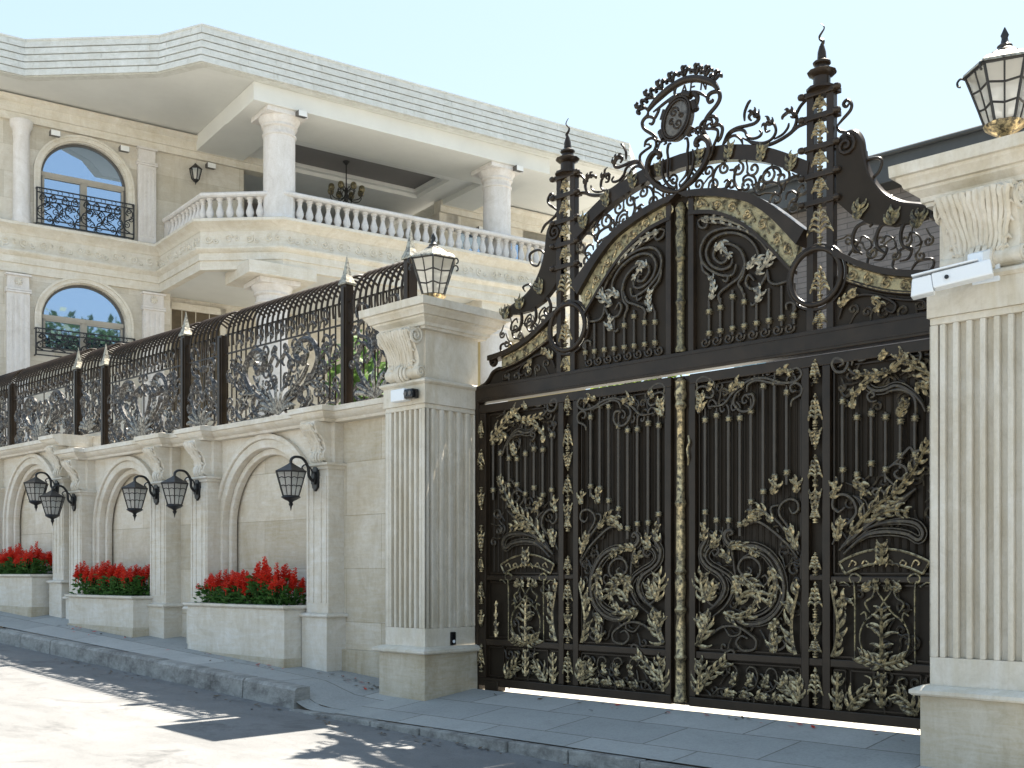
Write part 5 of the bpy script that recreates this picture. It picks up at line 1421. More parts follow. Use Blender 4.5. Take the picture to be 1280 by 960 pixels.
# crest: crown bow with fleurons, medallion in a strapwork frame, raised letters
mb = MB(); grp(mb, 'crest', 1, -.06, 7); mb.build('crest_scroll', 'iron', ov, smooth=60)
for (a, b) in zip(TR['finials'], TR['fintips']):
    a = Vector(a); b = Vector(b); d = (b - a); L = d.length * 1.15; d.normalize(); n = Vector((-d.y, d.x))
    mb = MB()
    P3 = lambda q: (q.x, -.06, q.y)
    mb.tube([P3(a), P3(a + d * L)], [.014, .010], 6)
    mb.tube([P3(p) for p in cat([a + d * L * .35, a + d * L * .75 + n * .032, a + d * L * .80 + n * .055, a + d * L * .55 + n * .058], 3)], .018, 6)
    mb.tube([P3(p) for p in cat([a + d * L * .35, a + d * L * .75 - n * .032, a + d * L * .80 - n * .055, a + d * L * .55 - n * .058], 3)], .018, 6)
    mb.tube([P3(p) for p in cat([a + d * L * .7, a + d * L * 1.0 + n * .01, a + d * L * 1.18, a + d * L * 1.12 - n * .03], 3)], [.02] * 4 + [.024] * 3 + [.014] * 3, 6)
    mb.build('fleuron', 'iron', ov, smooth=60)
c = Vector((.0, 5.268))
mb = MB()
ov_pts = lambda a, b, n=36: [(c.x + a * cos(2 * pi * i / n) + .03 * sin(2 * pi * i / n), c.y + b * sin(2 * pi * i / n)) for i in range(n)]
mb.prism(ov_pts(.150, .185), 'y', -.10, -.02)
md = mb.build('medallion', 'medallion', ov, bevel=.02, smooth=50)
mb = MB()
for rr in (1.0, .86): 
    p = ov_pts(.15 * rr, .185 * rr); mb.tube([(q[0], -.102, q[1]) for q in p + p[:1]], .014, 6, cap=False)
for q in (spiral((c.x - .02, c.y + .06), .05, 1.4, 0), spiral((c.x + .02, c.y - .05), .05, 1.4, 3), spiral((c.x - .05, c.y - .02), .03, 1.2, 1), spiral((c.x + .06, c.y + .02), .03, 1.2, 2)):
    mb.tube([(p[0], -.101, p[1]) for p in q], .010, 5)
mb.build('medallion_relief', 'iron', md, smooth=60)
mb = MB()
for a in (.35, 1.15, 2.0, 2.75, 3.6, 5.6):
    q = Vector((c.x + .175 * cos(a) + .03 * sin(a), c.y + .21 * sin(a))); r = Vector((cos(a), sin(a))); tt = Vector((-r.y, r.x))
    mb.tube([(q.x - tt.x * .045, -.07, q.y - tt.y * .045), (q.x + tt.x * .045, -.07, q.y + tt.y * .045)], .036, 8)
mb.build('strapwork', 'iron', md, smooth=50)
Ls = [[[(0, 0), (.45, 1), (.9, 0)], [(.22, .42), (.7, .42)]], [[(0, 0), (0, 1), (.62, 1)], [(0, .52), (.5, .52)], [(0, 0), (.66, 0)]], [[(0, 0), (0, 1), (.62, 0), (.62, 1)]]]
def arcz(u): return 5.462 - .50 * (u - .12) ** 2
for k, (strokes, u0) in enumerate(zip(Ls, (.015, .125, .238))):
    mb = MB()
    for st in strokes:
        pts = []
        for a, b in st:
            u = u0 + a * .085; z = arcz(u) + .012 + b * .088
            pts.append((u + b * .012, -.06, z - .25 * (u - .12) * .1))
        for p, q in zip(pts[:-1], pts[1:]): mb.tube([p, q], .0085, 5)
    mb.build('letter', 'iron', ov, smooth=40)
# ------------------------------------------------------------------ the house
# local axes of the house: x = out from its long front, y = along the front (to the right), z = up
HX, HY_ = -19.364, 3.323
HROT = atan2(-.19, .982)
house = thing('villa', (HX, HY_, 0), 'large cream stone villa with round columns and a balustraded upper balcony', 'house', rz=HROT)
def hp(v, u, z): return (HX + cos(HROT) * v - sin(HROT) * u, HY_ + sin(HROT) * v + cos(HROT) * u, z)
HB = lambda mb, n, m, p=house, **k: mb.build(n, m, p, world=False, **k)

UW0, UW1 = -6.0, 3.98          # window wall along the front
ZS = 9.02                      # top of the string course (upper floor level)
def arched_wall(name, u0, u1, z0, z1, cu, hw, zsill, zspr, m):
    """front wall at x = 0 with an arched window opening"""
    mb = MB()
    arc = [(cu + hw * cos(pi - pi * i / 24), zspr + hw * sin(pi * i / 24) * .92) for i in range(25)]
    q = lambda a, b, c, d: mb.add([(0, a[0], a[1]), (0, b[0], b[1]), (0, c[0], c[1]), (0, d[0], d[1])], [(0, 1, 2, 3)])
    q((u0, z0), (cu - hw, z0), (cu - hw, z1), (u0, z1)); q((cu + hw, z0), (u1, z0), (u1, z1), (cu + hw, z1))
    q((cu - hw, z0), (cu + hw, z0), (cu + hw, zsill), (cu - hw, zsill))
    for a, b in zip(arc[:-1], arc[1:]): q(a, b, (b[0], z1), (a[0], z1))
    P = [(cu - hw, zsill)] + arc + [(cu + hw, zsill), (cu - hw, zsill)]
    for a, b in zip(P[:-1], P[1:]):
        mb.add([(0, a[0], a[1]), (0, b[0], b[1]), (-.22, b[0], b[1]), (-.22, a[0], a[1])], [(0, 1, 2, 3)])
    HB(mb, name, m)
    return arc

def bandx(mb, A, B, x0, x1):
    k = len(A); vs = []
    for a, b in zip(A, B): vs += [(x0, a[0], a[1]), (x0, b[0], b[1]), (x1, b[0], b[1]), (x1, a[0], a[1])]
    mb.add(vs, [(i * 4 + j, (i + 1) * 4 + j, (i + 1) * 4 + (j + 1) % 4, i * 4 + (j + 1) % 4) for i in range(k - 1) for j in range(4)] + [(0, 1, 2, 3), (k * 4 - 1, k * 4 - 2, k * 4 - 3, k * 4 - 4)])

def window(cu, hw, zsill, zspr, ztr):
    arc = [(cu + hw * cos(pi - pi * i / 24), zspr + hw * sin(pi * i / 24) * .92) for i in range(25)]
    ins = lambda g: [(cu - hw + g, zsill + g)] + [(cu + (hw - g) * cos(pi - pi * i / 24), zspr + (hw - g) * sin(pi * i / 24) * .92) for i in range(25)] + [(cu + hw - g, zsill + g)]
    mb = MB()
    A, B = ins(0), ins(.055)
    bandx(mb, A, B, -.17, -.10)
    mb.box(-.165, -.10, cu - hw, cu + hw, zsill, zsill + .06)
    f = HB(mb, 'window', 'dark_frame')
    mb = MB()
    mb.box(-.16, -.085, cu - hw + .03, cu + hw - .03, ztr - .045, ztr + .045)
    mb.box(-.155, -.09, cu - .035, cu + .035, zsill + .05, ztr)
    for a, b in ((cu - hw + .05, cu - .03), (cu + .03, cu + hw - .05)):
        for q in ((a, a + .045, zsill + .06, ztr - .04), (b - .045, b, zsill + .06, ztr - .04), (a, b, ztr - .09, ztr - .045)): mb.box(-.15, -.095, *q)
    HB(mb, 'frame', 'beige_frame', f)
    mb = MB(); P = ins(.03); mb.add([(-.135, p[0], p[1]) for p in P], [tuple(range(len(P)))]); HB(mb, 'pane', 'window_glass', f)
    # stone surround
    mb = MB()
    for o0, o1, x in ((.03, .12, .045), (.12, .17, .075)):
        A = [(cu - hw - o0, zsill)] + [(cu + (hw + o0) * cos(pi - pi * i / 24), zspr + (hw + o0) * sin(pi * i / 24) * .92) for i in range(25)] + [(cu + hw + o0, zsill)]
        B = [(cu - hw - o1, zsill)] + [(cu + (hw + o1) * cos(pi - pi * i / 24), zspr + (hw + o1) * sin(pi * i / 24) * .92) for i in range(25)] + [(cu + hw + o1, zsill)]
        bandx(mb, A, B, -.02, x)
    HB(mb, 'surround', 'cornice_stone', f, smooth=40)

def railing(cu, hw, z0, z1):
    mb = MB(); x = .16
    a, b = cu - hw, cu + hw
    for z in (z0, z0 + .10, z1 - .10, z1): mb.tube([(x, a, z), (x, b, z)], .018, 4)
    for u in (a, cu, b): mb.tube([(x, u, z0), (x, u, z1)], .022, 4)
    for u in (a, b):
        for z in (z0, z1): mb.tube([(0, u, z), (x, u, z)], .018, 4)
    r = random.Random(5)
    n = 9
    for i in range(n):
        u = a + (b - a) * (i + .5) / n; d = 1 if i % 2 else -1; w2 = (b - a) / n * .62; zc = (z0 + z1) / 2; h = (z1 - z0 - .24) / 2
        pts = [(u - d * w2 * .2, zc - h), (u + d * w2 * .7, zc - h * .7), (u + d * w2 * .5, zc - h * .1), (u - d * w2 * .4, zc + h * .2), (u - d * w2 * .6, zc + h * .7), (u, zc + h), (u + d * w2 * .4, zc + h * .6), (u, zc + h * .4)]
        mb.tube([(x, p.x, p.y) for p in cat(pts, 4)], .014, 5)
        for c, rr in (((u + d * w2 * .3, zc - h * .4), .08), ((u - d * w2 * .3, zc + h * .1), .07), ((u, zc + h * .75), .06)):
            mb.tube([(x + .01, p[0], p[1]) for p in spiral(c, rr, 1.3, i, d)], .011, 5)
        for k in range(2): mb.tube([(x, u + (k - .5) * w2, z1 - .10), (x, u + (k - .5) * w2 + .03, z1 - .05), (x, u + (k - .5) * w2, z1)], .009, 4)
    HB(mb, 'window_railing', 'black_metal', house, smooth=50)

CU, HW = .10, .96
# upper window wall, lower window wall
arched_wall('upper_wall', UW0, UW1, ZS - .02, 11.36, CU, HW, 9.12, 10.28, 'house_stone')
arched_wall('lower_wall', UW0, 2.10, 0, 7.96, CU, HW - .02, 6.30, 7.02, 'house_stone')
window(CU, HW, 9.12, 10.28, 10.32); window(CU, HW - .02, 6.30, 7.02, 7.05)
railing(CU, 1.08, 9.10, 9.90); railing(CU, 1.10, 6.12, 6.72)
mb = MB(); mb.box(-9, -.23, UW0, UW1 - .02, 8.1, 11.9); mb.box(-9, -.23, UW0, 2.06, 0, 8.099); mb.box(-9, -.76, 2.06, 9.1, 0, 8.019); HB(mb, 'body', 'house_stone')
mb = MB(); mb.box(-.229, 0.0, UW1 - .02, UW1, ZS, 11.36); mb.box(-.6, -.001, 2.06, 2.10, 0, 7.95); HB(mb, 'wall_return', 'house_stone')

def pil(u0, u1, z0, z1, round_=False, rosette=False):
    mb = MB()
    if round_:
        c = (u0 + u1) / 2; r = (u1 - u0) / 2 * .88
        mb.lathe([(r, z0), (r, z0 + .10), (r * .9, z0 + .14), (r * .88, z1 - .34), (r * .95, z1 - .30), (r * .9, z1 - .26), (r * 1.02, z1 - .18), (r * 1.2, z1 - .12), (r * 1.22, z1 - .06), (r * 1.22, z1)], (.06, c), 20)
    else:
        mb.box(-.02, .12, u0, u1, z0, z1 - .34)
        mb.box(-.02, .10, u0 + .01, u1 - .01, z1 - .34, z1)
        for z in (z1 - .02, z1 - .35, z1 - .40): mb.box(-.02, .16, u0 - .03, u1 + .03, z - .03, z + .012)
        w3 = u1 - u0
        for a, b in ((.10, .22), (.32, .44), (.56, .68), (.78, .90)): mb.box(.11, .135, u0 + w3 * a, u0 + w3 * b, z0 + .2, z1 - .5)
    o = HB(mb, 'pilaster', 'column_stone', smooth=40)
    if rosette:
        mb = MB(); c = (u0 + u1) / 2; zc = z1 - .18
        for k in range(8): mb.tube([(.11, c, zc), (.14, c + .09 * cos(k * pi / 4), zc + .09 * sin(k * pi / 4))], [.03, .012], 6)
        HB(mb, 'rosette', 'cornice_stone', o, smooth=60)
pil(1.30, 1.72, ZS, 11.34); pil(-1.52, -1.06, ZS, 11.34, True); pil(-4.2, -3.8, ZS, 11.34)
pil(1.42, 1.92, 3, 7.90, rosette=True); pil(-1.60, -1.12, 3, 7.90, rosette=True); pil(-4.3, -3.8, 3, 7.9)
# string course / balcony entablature: one moulded belt running along the wall and round the balcony
BAL = [(0, -6.2), (.02, 1.86), (2.55, 1.98), (3.72, 3.42), (3.92, 10.85), (2.6, 12.2), (0.02, 12.35), (.0, 15.2)]
path = [(p[0], p[1]) for p in BAL]
# profile offsets are outward (to the right of travel when walking along +y with x out)
def belt(name, prof, m, smooth=30):
    mb = MB(); mb.sweep(path, prof); return HB(mb, name, m, smooth=smooth)
belt('cornice', [(-.12, 8.80), (.05, 8.80), (.07, 8.84), (.12, 8.88), (.20, 8.95), (.235, 8.97), (.235, 9.03), (.20, 9.05), (-.12, 9.055)], 'cornice_stone')
belt('architrave', [(-.12, 7.94), (.04, 7.94), (.04, 8.14), (.075, 8.145), (.075, 8.30), (.12, 8.33), (.16, 8.385), (.16, 8.42), (.06, 8.438), (-.12, 8.44)], 'cornice_stone')
# frieze with its carved running ornament
mb = MB(); mb.sweep(path, [(-.12, 8.44), (.035, 8.44), (.035, 8.80), (-.12, 8.80)]); rr = random.Random(2)
for a, b in zip(path[:-1], path[1:]):
    A, B = Vector(a), Vector(b); L = (B - A).length; d = (B - A) / L; n = Vector((d.y, -d.x))
    k = int(L / .40)
    for i in range(k):
        c = A + d * (L * (i + .5) / k)
        sg = 1 if i % 2 else -1
        for q in (spiral((-.06, 8.62), .10, 1.3, .4 * i, sg), spiral((.12, 8.60 + .03 * sg), .06, 1.2, 2, -sg)):
            mb.tube([(c.x + d.x * p[0] + n.x * .04, c.y + d.y * p[0] + n.y * .04, p[1]) for p in q], .022, 5)
HB(mb, 'frieze', 'cornice_stone', smooth=40)
# balcony slab + its soffit
slab = [(-.1, 1.80), (.02, 1.86), (2.50, 1.98), (3.66, 3.42), (3.86, 10.85), (2.55, 12.2), (-.1, 12.35), (-3.4, 12.35), (-3.4, 3.9), (-.1, 3.9)]
mb = MB(); mb.prism(slab, 'z', 8.70, 9.00); HB(mb, 'balcony_floor', 'cornice_stone')
mb = MB(); mb.prism(slab, 'z', 8.02, 8.08); mb.box(-.80, -.101, 2.0, 9.1, 8.021, 8.079); HB(mb, 'balcony_soffit', 'plaster')
# balustrade
rail_path = [(.10, 2.02), (2.36, 2.13), (3.52, 3.56), (3.70, 10.75), (2.5, 12.0), (.1, 12.15)]
mb = MB()
mb.sweep(rail_path, [(-.12, 9.62), (.12, 9.62), (.15, 9.65), (.15, 9.70), (.11, 9.73), (-.11, 9.73), (-.15, 9.70), (-.15, 9.65)])
mb.sweep(rail_path, [(-.13, 9.056), (.13, 9.056), (.13, 9.12), (.10, 9.135), (-.10, 9.135), (-.13, 9.12)])
rail = HB(mb, 'balustrade', 'column_stone', smooth=30)
bprof = [(.075, 9.135), (.075, 9.16), (.05, 9.175), (.068, 9.21), (.092, 9.27), (.088, 9.32), (.058, 9.41), (.044, 9.47), (.05, 9.51), (.066, 9.525), (.05, 9.54), (.06, 9.57), (.08, 9.585), (.08, 9.625)]
first = None
for i, (a, b) in enumerate(zip(rail_path[:-2], rail_path[1:-1])):
    A, B = Vector(a), Vector(b); L = (B - A).length; k = max(2, int(round(L / .235)))
    for j in range(k):
        p = A + (B - A) * ((j + .5) / k)
        if first is None:
            mb = MB(); mb.lathe(bprof, (0, 0), 10); first = HB(mb, 'baluster', 'column_stone', rail, smooth=50); o = first
        else:
            o = first.copy(); COL.objects.link(o); o.parent = rail
        o.location = (p.x, p.y, 0)
for p in ((3.52, 3.56),):
    mb = MB(); mb.box(p[0] - .16, p[0] + .10, p[1] - .14, p[1] + .14, 9.056, 9.62); HB(mb, 'pedestal', 'column_stone', rail)
mb = MB(); mb.box(.04, .30, 1.94, 2.20, 9.056, 9.66); HB(mb, 'pedestal', 'column_stone', rail)

def column(v, u, z0, z1, r, entas=True):
    aw = r * 1.34
    mb = MB()
    mb.lathe([(r * 1.15, z0), (r * 1.15, z0 + .10), (r * 1.02, z0 + .18), (r, z0 + .22), (r * .98, z1 - .52), (r * 1.06, z1 - .50), (r * 1.06, z1 - .46), (r * .98, z1 - .44), (r * .98, z1 - .34), (r * 1.12, z1 - .31), (r * 1.12, z1 - .28), (r * 1.08, z1 - .26), (r * 1.26, z1 - .15), (r * 1.28, z1 - .11), (r * .9, z1 - .10)], (v, u), 32)
    o = HB(mb, 'column', 'column_stone', smooth=40)
    mb = MB(); mb.box(v - aw, v + aw, u - aw, u + aw, z1 - .11, z1); HB(mb, 'capital', 'column_stone', o, bevel=.01)
for u in (3.52, 9.46): column(3.28, u, 9.0, 11.50, .36)
for u in (3.40, 9.46):
    column(3.15, u, 2.0, 7.74, .36)
    mb = MB(); mb.box(2.35, 3.80, u - .80, u + .80, 7.741, 8.019); HB(mb, 'column_block', 'cornice_stone', bevel=.012)
# entablature over the window wall
mb = MB(); prof = [(-.25, 11.34), (.10, 11.34), (.10, 11.50), (.14, 11.51), (.14, 11.72), (.19, 11.75), (.23, 11.80), (.23, 11.86), (-.25, 11.87)]
mb.sweep([(0, -6.2), (0, 4.55)], prof); HB(mb, 'entablature', 'cornice_stone', smooth=30)
mb = MB(); mb.sweep([(0.0, 9.70), (0, 15.2)], prof); mb.sweep([(-3.2, 9.70), (0.0, 9.70)], prof) if False else None; HB(mb, 'entablature', 'cornice_stone', smooth=30)
# right part of the front beyond the recessed balcony
mb = MB(); mb.box(-3.2, .0, 9.72, 9.95, 0, 11.36); mb.box(-.20, 0, 9.95, 10.35, 9.0, 11.36); mb.box(-.2, 0, 12.6, 15, 9, 11.36); mb.box(-.2, 0, 9.951, 15, 10.95, 11.36); HB(mb, 'upper_wall', 'house_stone')
mb = MB(); mb.box(-.19, -.12, 10.35, 12.6, 9.05, 10.95); HB(mb, 'window', 'window_glass')
mb = MB(); mb.box(-.25, -.02, 9.0, 15, 0, 7.95); HB(mb, 'lower_wall', 'olive_wall')
# recessed balcony back wall with dark glazed doors
mb = MB(); mb.box(-3.4, -3.2, 3.9, 9.9, 8.9, 12.0); HB(mb, 'recess_wall', 'recess_shade_plaster')
for u in (4.3, 6.2, 8.1):
    mb = MB(); mb.box(-3.195, -3.14, u, u + 1.5, 9.0, 11.3); d = HB(mb, 'balcony_door', 'dark_frame')
    mb = MB(); mb.box(-3.139, -3.13, u + .08, u + .71, 9.1, 11.2); mb.box(-3.139, -3.13, u + .79, u + 1.42, 9.1, 11.2); HB(mb, 'pane', 'window_glass', d)
# lower recess with a door beside the lower window
mb = MB(); mb.box(-.75, -.55, 2.06, 9.1, 0, 8.018); HB(mb, 'recess_wall', 'house_stone')
mb = MB(); mb.box(-.549, -.50, 2.25, 3.55, 5.2, 7.72); d = HB(mb, 'door', 'plank_door')
mb = MB()
for q in ((2.15, 2.28, 5.2, 7.88), (3.52, 3.66, 5.2, 7.88), (2.15, 3.66, 7.71, 7.88)): mb.box(-.549, -.44, *q)
for u in (2.55, 2.9, 3.25): mb.box(-.499, -.485, u - .01, u + .01, 5.2, 7.71)
HB(mb, 'door_frame', 'cornice_stone', d, bevel=.008)
# roof: tiled fascia, soffit, beam over the columns, coffered balcony ceiling
FAS = [(1.15, -6.0), (1.18, -1.45), (3.02, .86), (4.05, 1.45), (4.18, 13.2), (3.3, 14.2), (-7, 14.4)]
prof = [(-.22, 11.90), (-.02, 11.90)]
z = 11.90
for k in range(5):
    prof += [(-.03 - .015 * k, z + .001), (-.03 - .015 * k, z + .020), (.022 - .015 * k, z + .021), (-.0 - .015 * k, z + .158)]
    z += .16
prof += [(.0 - .015 * 4, z), (.03 - .075, z + .005), (.03 - .075, z + .045), (-.22, z + .05)]
# courses, with raised joints between the tiles
mb = MB(); mb.sweep(FAS, prof); rr = random.Random(9)
for a, b in zip(FAS[:-1], FAS[1:]):
    A, B = Vector(a), Vector(b); L = (B - A).length; d = (B - A) / L; n = Vector((d.y, -d.x))
    for k in range(5):
        off = .2 if k % 2 else .0
        s_ = off
        while s_ < L:
            p = A + d * s_ + n * (.012 - .015 * k)
            mb.tube([(p.x, p.y, 11.91 + k * .16), (p.x, p.y, 12.05 + k * .16)], .010, 4)
            s_ += .85 + rr.uniform(-.02, .02)
HB(mb, 'roof_fascia', 'roof_tile')

roofp = [(1.0, -5.9), (1.03, -1.42), (2.85, .86), (3.9, 1.5), (4.02, 13.1), (3.2, 14.0), (-7, 14.2), (-7, -5.9)]
mb = MB(); mb.prism(roofp, 'z', 12.60, 12.68); HB(mb, 'roof', 'roof_tile')
sof = [(.98, -5.9), (1.0, -1.40), (2.83, .88), (3.86, 1.52), (3.98, 13.0), (3.2, 14.0), (-7, 14.2), (-7, -5.9)]
def ring_soffit():
    mb = MB()
    mb.prism([sof[0], sof[1], sof[2], sof[3], (3.88, 2.75), (-7, 2.75), (-7, -5.9)], 'z', 11.905, 11.94)
    mb.prism([(3.88, 2.75), (3.98, 13.0), (3.2, 14.0), (-7, 14.2), (-7, 10.7), (2.0, 10.7), (2.0, 2.75)], 'z', 11.905, 11.94)
    return HB(mb, 'soffit', 'plaster')
ring_soffit()
mb = MB()
mb.box(2.15, 3.82, 2.70, 10.75, 11.50, 11.903)          # broad beam over the columns
mb.box(-3.2, 2.149, 2.70, 3.9, 11.52, 11.903); mb.box(-.3, 2.149, 9.75, 10.75, 11.52, 11.903)
HB(mb, 'beam', 'plaster', bevel=.01)
mb = MB(); mb.box(-3.3, 2.149, 3.9, 9.9, 11.86, 11.90); HB(mb, 'balcony_ceiling', 'recess_shade_plaster')
mb = MB()
for q in ((-.198, 1.548, 3.902, 4.55), (-.198, 1.548, 9.1, 9.748)): mb.box(*q, 11.66, 11.859)
for q in ((1.55, 2.148, 3.9, 9.75), (-3.2, -.2, 3.9, 9.75)): mb.box(*q, 11.66, 11.859)
mb.box(-.198, 1.548, 4.552, 4.70, 11.76, 11.858); mb.box(-.198, 1.548, 8.95, 9.098, 11.76, 11.858); mb.box(-.198, -.05, 4.702, 8.948, 11.76, 11.858); mb.box(1.40, 1.548, 4.702, 8.948, 11.76, 11.858)
HB(mb, 'coffer', 'white_paint', bevel=.008)

# ------------------------------------------------------------------ fittings on the house
def spotlight(v, u, z, label, up=1):
    t = thing('spotlight', hp(v, u, z), label, 'spotlight', 'small spotlights on the villa', HROT)
    mb = MB(); mb.box(0, .06, -.03, .03, -.035, .035); mb.build('bracket', 'dark_frame', t, world=False)
    mb = MB(); mb.prism([(.05, -.06), (.22, -.085), (.22, .045), (.05, .04)], 'y', -.11, .11) ; mb.build('housing', 'dark_frame', t, world=False, bevel=.01)
    mb = MB(); mb.prism([(.221, -.080), (.226, -.080), (.226, .040), (.221, .040)], 'y', -.10, .10); mb.build('lens', 'white_paint', t, world=False)
    for o in t.children: pass
    return t
spotlight(.14, -.62, 11.16, 'small floodlight above the left side of the upper arched window')
spotlight(.14, .92, 11.14, 'small floodlight above the right side of the upper arched window')
spotlight(.02, 3.05, 11.22, 'small floodlight beside the wall sconce under the villa entablature')
spotlight(3.72, 3.80, 11.43, 'small floodlight on the capital of the left balcony column')
spotlight(3.72, 9.72, 11.43, 'small floodlight on the capital of the right balcony column')
spotlight(.02, 11.0, 11.05, 'small floodlight over the far upper window behind the right balcony column')
# sconce
t = thing('wall_sconce', hp(.0, 2.66, 10.98), 'dark bracket lantern on the villa wall right of the upper arched window', 'lantern', None, HROT)
mb = MB(); mb.box(0, .03, -.05, .05, -.12, .12); mb.tube(cat([(.03, 0, .05), (.10, 0, .16), (.18, 0, .20), (.20, 0, .14)], 4), .015, 6); mb.build('bracket', 'black_metal', t, world=False)
mb = MB(); c = (.20, 0)
for k in range(6):
    a = k * pi / 3
    mb.tube([(.20 + cos(a) * r, sin(a) * r, z) for r, z in ((.08, -.20), (.13, 0), (.14, .06))], .014, 5)
mb.lathe([(.165, .06), (.15, .08), (.08, .14), (.03, .18), (.0, .20)], c, 6); mb.lathe([(.09, -.20), (.06, -.24), (.02, -.27), (.0, -.33)], c, 6)
mb.build('cage', 'black_metal', t, world=False)
mb = MB(); mb.lathe([(.075, -.19), (.12, 0), (.13, .055)], c, 6); mb.build('glass', 'lantern_glass', t, world=False)
# chandelier
t = thing('chandelier', hp(.75, 6.45, 10.9), 'dark branched chandelier hanging under the balcony ceiling', 'chandelier', None, HROT)
mb = MB(); mb.tube([(0, 0, .0), (0, 0, .95)], .016, 6); mb.lathe([(.02, .86), (.09, .93), (.09, .955)], (0, 0), 12); mb.lathe([(.01, -.12), (.05, -.06), (.07, .03), (.04, .12), (.06, .20), (.02, .28)], (0, 0), 12)
mb.build('stem', 'black_metal', t, world=False, smooth=50)
mb = MB()
for k in range(8):
    a = k * pi / 4
    pts = cat([(0, 0, .06), (.16, 0, -.05), (.34, 0, -.04), (.43, 0, .06), (.42, 0, .13)], 4)
    mb.tube([(p.x * cos(a), p.x * sin(a), p.z) for p in pts], .014, 5)
    pts = cat([(.05, 0, .2), (.16, 0, .26), (.24, 0, .18), (.19, 0, .12)], 4)
    mb.tube([(p.x * cos(a), p.x * sin(a), p.z) for p in pts], .011, 5)
mb.build('arms', 'black_metal', t, world=False, smooth=60)
for k in range(8):
    a = k * pi / 4; mb = MB()
    mb.lathe([(.03, .12), (.065, .14), (.085, .20), (.07, .27), (.04, .30)], (cos(a) * .42, sin(a) * .42), 10); mb.build('lamp_shade', 'old_gold', t, world=False, smooth=60)

# ------------------------------------------------------------------ cameras and door bell
t = thing('security_camera', (3.03, -.86, 3.15), 'white box security camera with sunshield on the right gate pillar', 'camera')
mb = MB(); mb.box(2.96, 3.14, -.885, -.862, 3.10, 3.36)
mb.prism([(-.885, 3.14), (-1.06, 3.18), (-1.06, 3.26), (-.885, 3.32)], 'x', 3.0, 3.10); mb.build('wall_bracket', 'cam_white', t, bevel=.008)
# housing lies along a line pointing left, slightly down and towards the street
ax = Vector((-.93, -.28, -.14)).normalized(); sd = Vector((0, 0, 1)).cross(ax).normalized(); up = ax.cross(sd)
o0 = Vector((3.14, -1.06, 3.14))
def cbox(mb, a0, a1, s0, s1, u0, u1, slope=0):
    P = []
    for a in (a0, a1):
        for s_, u_ in ((s0, u0), (s1, u0), (s1, u1), (s0, u1)):
            P.append(o0 + ax * (a + (slope if (a == a1 and u_ == u0) else 0)) + sd * s_ + up * u_)
    mb.add(P, [(0, 1, 2, 3), (7, 6, 5, 4), (0, 4, 5, 1), (1, 5, 6, 2), (2, 6, 7, 3), (3, 7, 4, 0)])
mb = MB(); cbox(mb, -.02, .34, -.06, .06, -.05, .05); mb.build('housing', 'cam_white', t, bevel=.012)
mb = MB(); cbox(mb, .05, .46, -.072, .072, .058, .070); mb.build('sunshield', 'cam_white', t, bevel=.004)
mb = MB(); cbox(mb, .341, .46, -.057, .057, -.07, .045, .025); mb.build('front_hood', 'cam_white', t, bevel=.01)
mb = MB(); p = o0 + ax * .463; mb.tube([p - ax * .02, p + ax * .012], .036, 16); mb.build('lens', 'lens_black', t)
mb = MB(); p = o0 + ax * .25 + sd * .063; mb.tube([p, p + sd * .008], .014, 10); p = o0 + ax * .25 - sd * .063; mb.tube([p, p - sd * .008], .016, 10); mb.build('screw', 'lens_black', t)

t = thing('small_camera', (-2.86, -.762, 3.04), 'small white camera with a black twin lens face on the left gate pillar', 'camera')
mb = MB(); mb.box(-3.08, -2.86, -.86, -.765, 2.965, 3.09); mb.build('body', 'cam_white', t, bevel=.012)
mb = MB(); mb.box(-2.859, -2.72, -.872, -.775, 2.975, 3.075); f = mb.build('face', 'lens_black', t, bevel=.02)
for x in (-2.825, -2.755):
    mb = MB(); mb.tube([(x, -.873, 3.025), (x, -.880, 3.025)], .022, 14); mb.build('lens', 'dark_frame', f)
t = thing('door_bell', (-2.655, -.36, .50), 'small black door bell low on the left gate pillar beside the gate', 'door bell')
mb = MB(); mb.box(-2.663, -2.638, -.405, -.335, .435, .575); mb.build('case', 'lens_black', t, bevel=.012)
mb = MB(); mb.tube([(-2.6375, -.37, .475), (-2.633, -.37, .475)], .017, 14); mb.build('button', 'cam_white', t)

# ------------------------------------------------------------------ neighbouring building behind the gate, far tower
nb = thing('neighbour_building', (2, 8, 0), 'dark roofed stone clad building beyond the gate at the right', 'building')
mb = MB(); mb.box(-3.6, 16, 7.3, 16, -.1, 6.80); mb.build('wall', 'cladding', nb)
mb = MB(); mb.box(-4.0, 16.4, 7.031, 16.5, 6.802, 6.86); mb.box(-4.0, 16.4, 6.96, 7.03, 6.80, 7.20); mb.box(-4.0, -3.93, 7.031, 16, 6.861, 7.20); mb.build('roof_edge', 'slate', nb, bevel=.01)
mb = MB(); mb.tube([(-4.05, 6.90, 7.19), (16.4, 6.90, 7.19)], .035, 8)
for i in range(10): mb.tube([(-3.5 + i * 1.8, 6.93, 7.15), (-3.5 + i * 1.8, 6.90, 7.30)], .03, 6)
mb.build('gutter', 'slate', nb)
tw = thing('glass_tower', (-36, 62, 0), 'distant blue glass tower seen through the gate arch', 'building')
mb = MB(); mb.box(-38.4, -34.2, 60, 66, 0, 27.5); mb.build('wall', 'tower_glass', tw)
mb = MB(); mb.box(-38.0, -34.6, 60.4, 65, 27.5, 28.3); mb.build('roof', 'slate', tw)

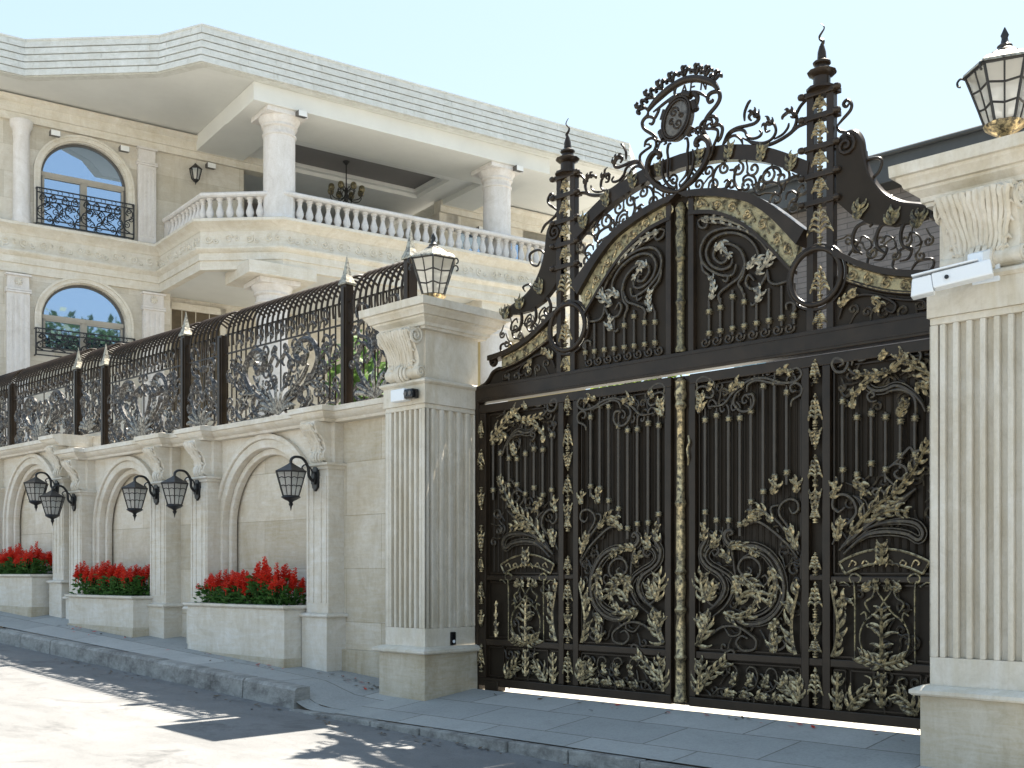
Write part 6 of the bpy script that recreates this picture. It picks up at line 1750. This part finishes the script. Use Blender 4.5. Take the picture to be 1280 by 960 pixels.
# ------------------------------------------------------------------ garden behind the wall
def leaf_cloud(rng, n, centre, rad, L, flat=.9):
    mb = MB()
    for i in range(n):
        while True:
            p = Vector((rng.uniform(-1, 1), rng.uniform(-1, 1), rng.uniform(-1, 1)))
            if p.length < 1 and p.length > rng.uniform(.2, .9): break
        c = Vector(centre) + Vector((p.x * rad[0], p.y * rad[1], p.z * rad[2])) * (1 + .22 * sin(p.x * 5 + p.z * 7))
        d = Vector((rng.gauss(0, 1), rng.gauss(0, 1), rng.gauss(-.1, .7))).normalized()
        s_ = d.cross(Vector((rng.gauss(0, 1), rng.gauss(0, 1), 1))).normalized(); l = L * rng.uniform(.6, 1.25)
        mb.add([c, c + d * l * .5 + s_ * l * .27, c + d * l, c + d * l * .5 - s_ * l * .27], [(0, 1, 2, 3)])
    return mb
def shrub(loc, h, r, m, label, name='shrub', n=900, L=.13, trunk=.35, cat_='shrub', clumps=6):
    rng = random.Random(int(loc[0] * 13 + loc[1] * 7))
    t = thing(name, loc, label, cat_)
    mb = MB()
    mb.tube([(0, 0, -.1), (.03, .02, h * trunk), (.0, .05, h * .75)], [.05 * h / 2, .035 * h / 2, .012 * h / 2], 7)
    ends = []
    for k in range(clumps):
        a = rng.uniform(0, 6.28); q = Vector((cos(a) * r * rng.uniform(.3, .7), sin(a) * r * rng.uniform(.3, .7), h * rng.uniform(.5, .88)))
        mb.tube(cat([(.02, .01, h * trunk * rng.uniform(.6, 1.1)), (q.x * .5, q.y * .5, (q.z + h * trunk) * .5), tuple(q)], 3), [.03 * h / 2 * (1 - .1 * i) for i in range(7)], 5)
        ends.append(q)
    mb.build('trunk', 'bark', t, world=False, smooth=60)
    mb = MB()
    for q in ends:
        c = leaf_cloud(rng, n // clumps, q, (r * .5, r * .5, h * .16), L); mb.add(c.v, c.f)
    mb.build('crown', m, t, world=False)
    return t
shrub((-5.6, 1.05, 1.6), 2.75, .85, 'shrub_leaf', 'green garden shrub behind the fence beside the left gate pillar', L=.20, n=700)
shrub((-6.4, 8.2, 0), 5.8, 1.2, 'lime_leaf', 'yellow green young tree between the left gate pillar and the villa column', 'young_tree', n=1500, L=.24, trunk=.5, cat_='tree', clumps=9)
mb = MB(); mb.box(-24, -3.4, .75, 4, -.05, 1.6)
tag(mb.build('garden_bed', 'soil'), kind='structure')
# tree in the forecourt to the right of the picture: it shows mirrored in the villa's lower window
shrub((13.5, 5.5, -.05), 14, 4.2, 'tree_leaf', 'tall forecourt tree mirrored in the lower arched window of the villa', 'forecourt_tree', n=5200, L=.5, trunk=.4, cat_='tree', clumps=22)
